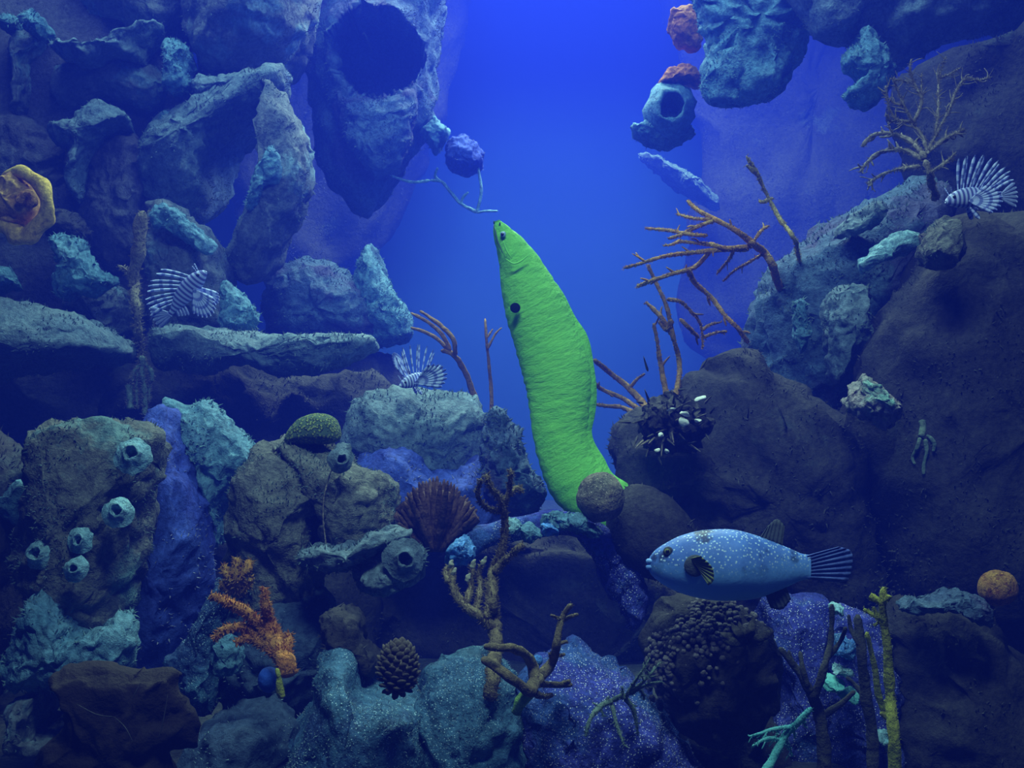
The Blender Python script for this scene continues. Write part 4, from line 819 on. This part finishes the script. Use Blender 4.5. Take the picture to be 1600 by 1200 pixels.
for i, q in enumerate(sp):
    t = (q.x - 1013) / 253; wid = q.z * (.86 if t < .55 else .86 - .55 * (t - .55) / .45)
    for s in range(S):
        a = 2 * math.pi * s / S
        v.append(P(q.x, q.y, PD) + Vector((0, math.cos(a) * wid * pk, math.sin(a) * q.z * pk)))
for i in range(69):
    for s in range(S): n = (s + 1) % S; f.append((i * S + s, i * S + n, (i + 1) * S + n, (i + 1) * S + s))
f.append(tuple(range(S))); f.append(tuple(range(69 * S, 70 * S))[::-1])
build('body', v, f, M['puffer'], pf)
def fin_fan(name, base, tips, D, m, parent, th=.004, rib=True, dy=0, bow=0):
    """a thin fin from a base line to a tip line with raised rays"""
    n = max(len(base), len(tips)) * 8
    A = catmull([(x, y, 0) for x, y in base], n); B = catmull([(x, y, 0) for x, y in tips], n); v = []; f = []; R = 7
    for i in range(n):
        for j in range(R):
            t = j / (R - 1); q = A[i].lerp(B[i], t)
            ripple = th * .55 * math.cos(i * math.pi / 2) if rib else 0
            yy = dy * t + bow * math.sin(t * 2)
            v.append(P(q.x, q.y, D) + Vector((0, yy - th * (1 - .6 * t) - ripple, 0)))
    o = len(v)
    for i in range(n):
        for j in range(R):
            t = j / (R - 1); q = A[i].lerp(B[i], t); ripple = th * .55 * math.cos(i * math.pi / 2) if rib else 0
            v.append(P(q.x, q.y, D) + Vector((0, dy * t + bow * math.sin(t * 2) + th * (1 - .6 * t) - ripple, 0)))
    for i in range(n - 1):
        for j in range(R - 1):
            a, b, c, d = i * R + j, i * R + j + 1, (i + 1) * R + j + 1, (i + 1) * R + j
            f.append((a, b, c, d)); f.append((o + d, o + c, o + b, o + a))
    for j in range(R - 1): f.append((j, o + j, o + j + 1, j + 1)); b = (n - 1) * R; f.append((b + j + 1, o + b + j + 1, o + b + j, b + j))
    for i in range(n - 1): f.append((i * R, (i + 1) * R, o + (i + 1) * R, o + i * R)); b = R - 1; f.append(((i + 1) * R + b, i * R + b, o + i * R + b, o + (i + 1) * R + b))
    return build(name, v, f, m, parent)
fin_fan('tail_fin', [(1260,868),(1262,880),(1262,892),(1258,904)], [(1310,854),(1330,862),(1330,890),(1322,912)], PD, M['pfin'], pf)
fin_fan('dorsal_fin', [(1186,842),(1204,848),(1222,854)], [(1198,824),(1214,811),(1226,822)], PD, M['pfdark'], pf, .003)
fin_fan('anal_fin', [(1196,930),(1214,922),(1228,916)], [(1204,950),(1222,952),(1236,936)], PD, M['pfdark'], pf, .003)
fin_fan('pectoral_fin', [(1080,872),(1084,880),(1090,888)], [(1092,866),(1110,884),(1112,904),(1104,912)], PD - .058, M['pyel'], pf, .004, dy=-.02)
v = []; f = []
orb('fin_base', P(1086, 884, PD - .054), 17 * pk, M['pfdark'], pf, .3)
e = orb('eye', P(1044, 862, PD - 22 * pk), 8 * pk, M['pfdark'], pf, .6)
sub(orb('iris', P(1043, 862, PD - 25 * pk), 5 * pk, M['pyel'], pf, .6), e); sub(orb('pupil', P(1043, 862, PD - 26.8 * pk), 3.2 * pk, M['pupil'], pf, .6), e)
for y in (877, 886):
    v, f = tube([P(1020, y, PD - 10 * pk), P(1014, y, PD - 6 * pk), P(1013, y, PD), P(1014, y, PD + 6 * pk)], [.003, .0055, .0055, .004], 8, 16); build('lip', v, f, M['lip'], pf)

# ------------------------------------------------------------------ lionfish
def stripe_mat(name, a, b, scale, axis='X', thr=.5, soft=.12):
    m = bpy.data.materials.new(name); m.use_nodes = True; nt = m.node_tree; nd = nt.nodes; ln = nt.links; bs = nd['Principled BSDF']; bs.inputs['Roughness'].default_value = .6
    at = nd.new('ShaderNodeAttribute'); at.attribute_name = 'along'
    w = nd.new('ShaderNodeTexWave'); w.wave_type = 'BANDS'; w.bands_direction = 'X'; w.inputs['Scale'].default_value = scale; w.inputs['Distortion'].default_value = 1.2; w.inputs['Detail'].default_value = 2
    ln.new(at.outputs['Vector'], w.inputs['Vector'])
    r = nd.new('ShaderNodeMapRange'); r.inputs['From Min'].default_value = thr - soft; r.inputs['From Max'].default_value = thr + soft; ln.new(w.outputs['Fac'], r.inputs['Value'])
    x = nd.new('ShaderNodeMix'); x.data_type = 'RGBA'; ln.new(r.outputs[0], x.inputs[0]); x.inputs[6].default_value = a + (1,); x.inputs[7].default_value = b + (1,); ln.new(x.outputs[2], bs.inputs['Base Color'])
    return m
M['lion'] = stripe_mat('lionfish_stripes', (.09, .10, .40), (.50, .58, 1), 4.0)
M['lionfin'] = stripe_mat('lionfish_fin_bands', (.16, .2, .62), (.50, .58, 1), 1.1, thr=.3)
M['lionmem'] = mat('lionfish_tail', (.22, .26, .6), (.34, .4, .75), 30, .3)
def along(o, vals):
    a = o.data.attributes.new('along', 'FLOAT_VECTOR', 'POINT'); a.data.foreach_set('vector', [c_ for t in vals for c_ in t])
def lionfish(label, X, Y, D, length, rot, fans):
    """rot: matrix from fish space (x forward, z up, y to its left) to the place; fans: pectoral opening etc."""
    root = thing('lionfish', label, 'fish', P(X, Y, D), 'lionfish')
    L = length * D / F; O = P(X, Y, D)
    W = lambda p: O + rot @ (Vector(p) * L)
    sec = [(.52,.02,.02,-.02),(.49,.05,.045,-.015),(.42,.095,.08,0),(.3,.14,.10,.01),(.1,.165,.10,.02),(-.1,.145,.085,.02),(-.3,.085,.05,.01),(-.44,.042,.025,0),(-.5,.05,.014,0)]
    sp = catmull([(a, b, c) for a, b, c, d in sec], 44); zc = catmull([(a, d, 0) for a, b, c, d in sec], 44); v = []; f = []; al = []; S = 20
    for i, q in enumerate(sp):
        for s in range(S):
            a = 2 * math.pi * s / S; v.append(W((q.x, math.cos(a) * q.z, zc[i].y + math.sin(a) * q.y))); al.append((q.x, math.sin(a) * .05, 0))
    for i in range(43):
        for s in range(S): n = (s + 1) % S; f.append((i * S + s, i * S + n, (i + 1) * S + n, (i + 1) * S + s))
    f.append(tuple(range(S))); f.append(tuple(range(43 * S, 44 * S))[::-1])
    b = build('body', v, f, M['lion'], root); along(b, al)
    def blade(name, base, d, wide, l, w0, w1, m=None, droop=0, par=root):
        d = Vector(d).normalized(); wd = Vector(wide); wd = (wd - d * wd.dot(d)).normalized(); nn = d.cross(wd); v = []; al = []
        for j in range(8):
            t = j / 7; w = (w0 + (w1 - w0) * t) * (1 if j < 7 else .4) * (.8 + .35 * math.sin(t * 3.1)); q = Vector(base) + d * l * t + wd * droop * t * t
            for p in (wd * w, nn * w * .3, -wd * w, -nn * w * .3): v.append(W(q + p)); al.append((t + base[0] * 3, 0, 0))
        f = [(j * 4 + s, j * 4 + (s + 1) % 4, j * 4 + 4 + (s + 1) % 4, j * 4 + 4 + s) for j in range(7) for s in range(4)] + [(0, 1, 2, 3), (31, 30, 29, 28)]
        o = build(name, v, f, m or M['lionfin'], par); along(o, al); return o
    nd_ = fans.get('dorsal', 12)
    for i in range(nd_):
        t = i / (nd_ - 1); x = .28 - .56 * t; a = math.radians(fans.get('d0', 95) + (fans.get('d1', 150) - fans.get('d0', 95)) * t)
        blade('dorsal_spine', (x, 0, .12 - .06 * t * t), (math.cos(a), fans.get('dy', 0) + .12 * math.sin(i * 2.1), math.sin(a)), (1, 0, .2), fans.get('dl', .5) * (.75 + .4 * math.sin(.6 + 2.2 * t)), .012, fans.get('dw', .034), droop=-.06)
    for sd in (-1, 1):
        a0, a1, out = fans['pec'][0 if sd < 0 else 1]; npec = 9
        for i in range(npec):
            t = i / (npec - 1); a = math.radians(a0 + (a1 - a0) * t)
            blade('pectoral_ray', (.16, sd * .09, -.04), (math.cos(a), sd * out, math.sin(a)), (-math.sin(a), 0, math.cos(a)), fans.get('pl', .5) * (.8 + .25 * math.sin(t * 3)), .012, fans.get('pw', .042))
        blade('pelvic_fin', (.12, sd * .05, -.12), (-.5, sd * .2, -.8), (1, 0, 0), .26, .02, .05)
        ey = orb('eye', W((.40, sd * .075, .045)), .028 * L, M['pupil'], root); blade('brow_tentacle', (.42, sd * .05, .09), (.35, sd * .3, .9), (1, 0, 0), .14, .008, .014)
    for i in range(6):
        a = math.radians(150 + 60 * i / 5 + fans.get('tail', 0)); blade('tail_ray', (-.48, 0, .03 - .012 * i), (math.cos(a), fans.get('ty', 0), math.sin(a)), (-math.sin(a), 0, math.cos(a)), .32, .014, .05, M['lionmem'])
    for i in range(4): blade('anal_ray', (-.2 - .05 * i, 0, -.08 + .02 * i), (-.5, 0, -.85), (1, 0, 0), .2 - .02 * i, .012, .03, M['lionmem'])
    return root
def facing(fwd, up):
    x = Vector(fwd).normalized(); z = Vector(up); z = (z - x * z.dot(x)).normalized(); y = z.cross(x)
    return Matrix((x, y, z)).transposed()
lionfish('striped lionfish with head tilted up in front of the rounded rock', 292, 458, 3.95, 92, facing((.62, -.22, .68), (-.75, -.25, .6)),
         dict(dorsal=9, d0=110, d1=150, dl=.52, dw=.028, pec=((222, 288, .35), (228, 280, .5)), pl=.52, tail=-35))
lionfish('small front-facing lionfish with spines fanned wide on the blunt teal boulder', 652, 594, 3.62, 66, facing((-.72, -.6, -.22), (.05, -.1, 1)),
         dict(dorsal=9, d0=62, d1=122, dl=.66, dw=.03, pec=((62, 84, .25), (118, 196, .75)), pl=.78, pw=.055, dy=.0))
lionfish('striped lionfish resting on the flat top of the massive dark boulder', 1522, 310, 2.98, 96, facing((-.97, -.2, -.1), (-.1, -.1, 1)),
         dict(dorsal=13, d0=88, d1=150, dl=.55, pec=((150, 215, .5), (140, 215, .5)), pl=.5))

for o in ROOTS: del o['_o']
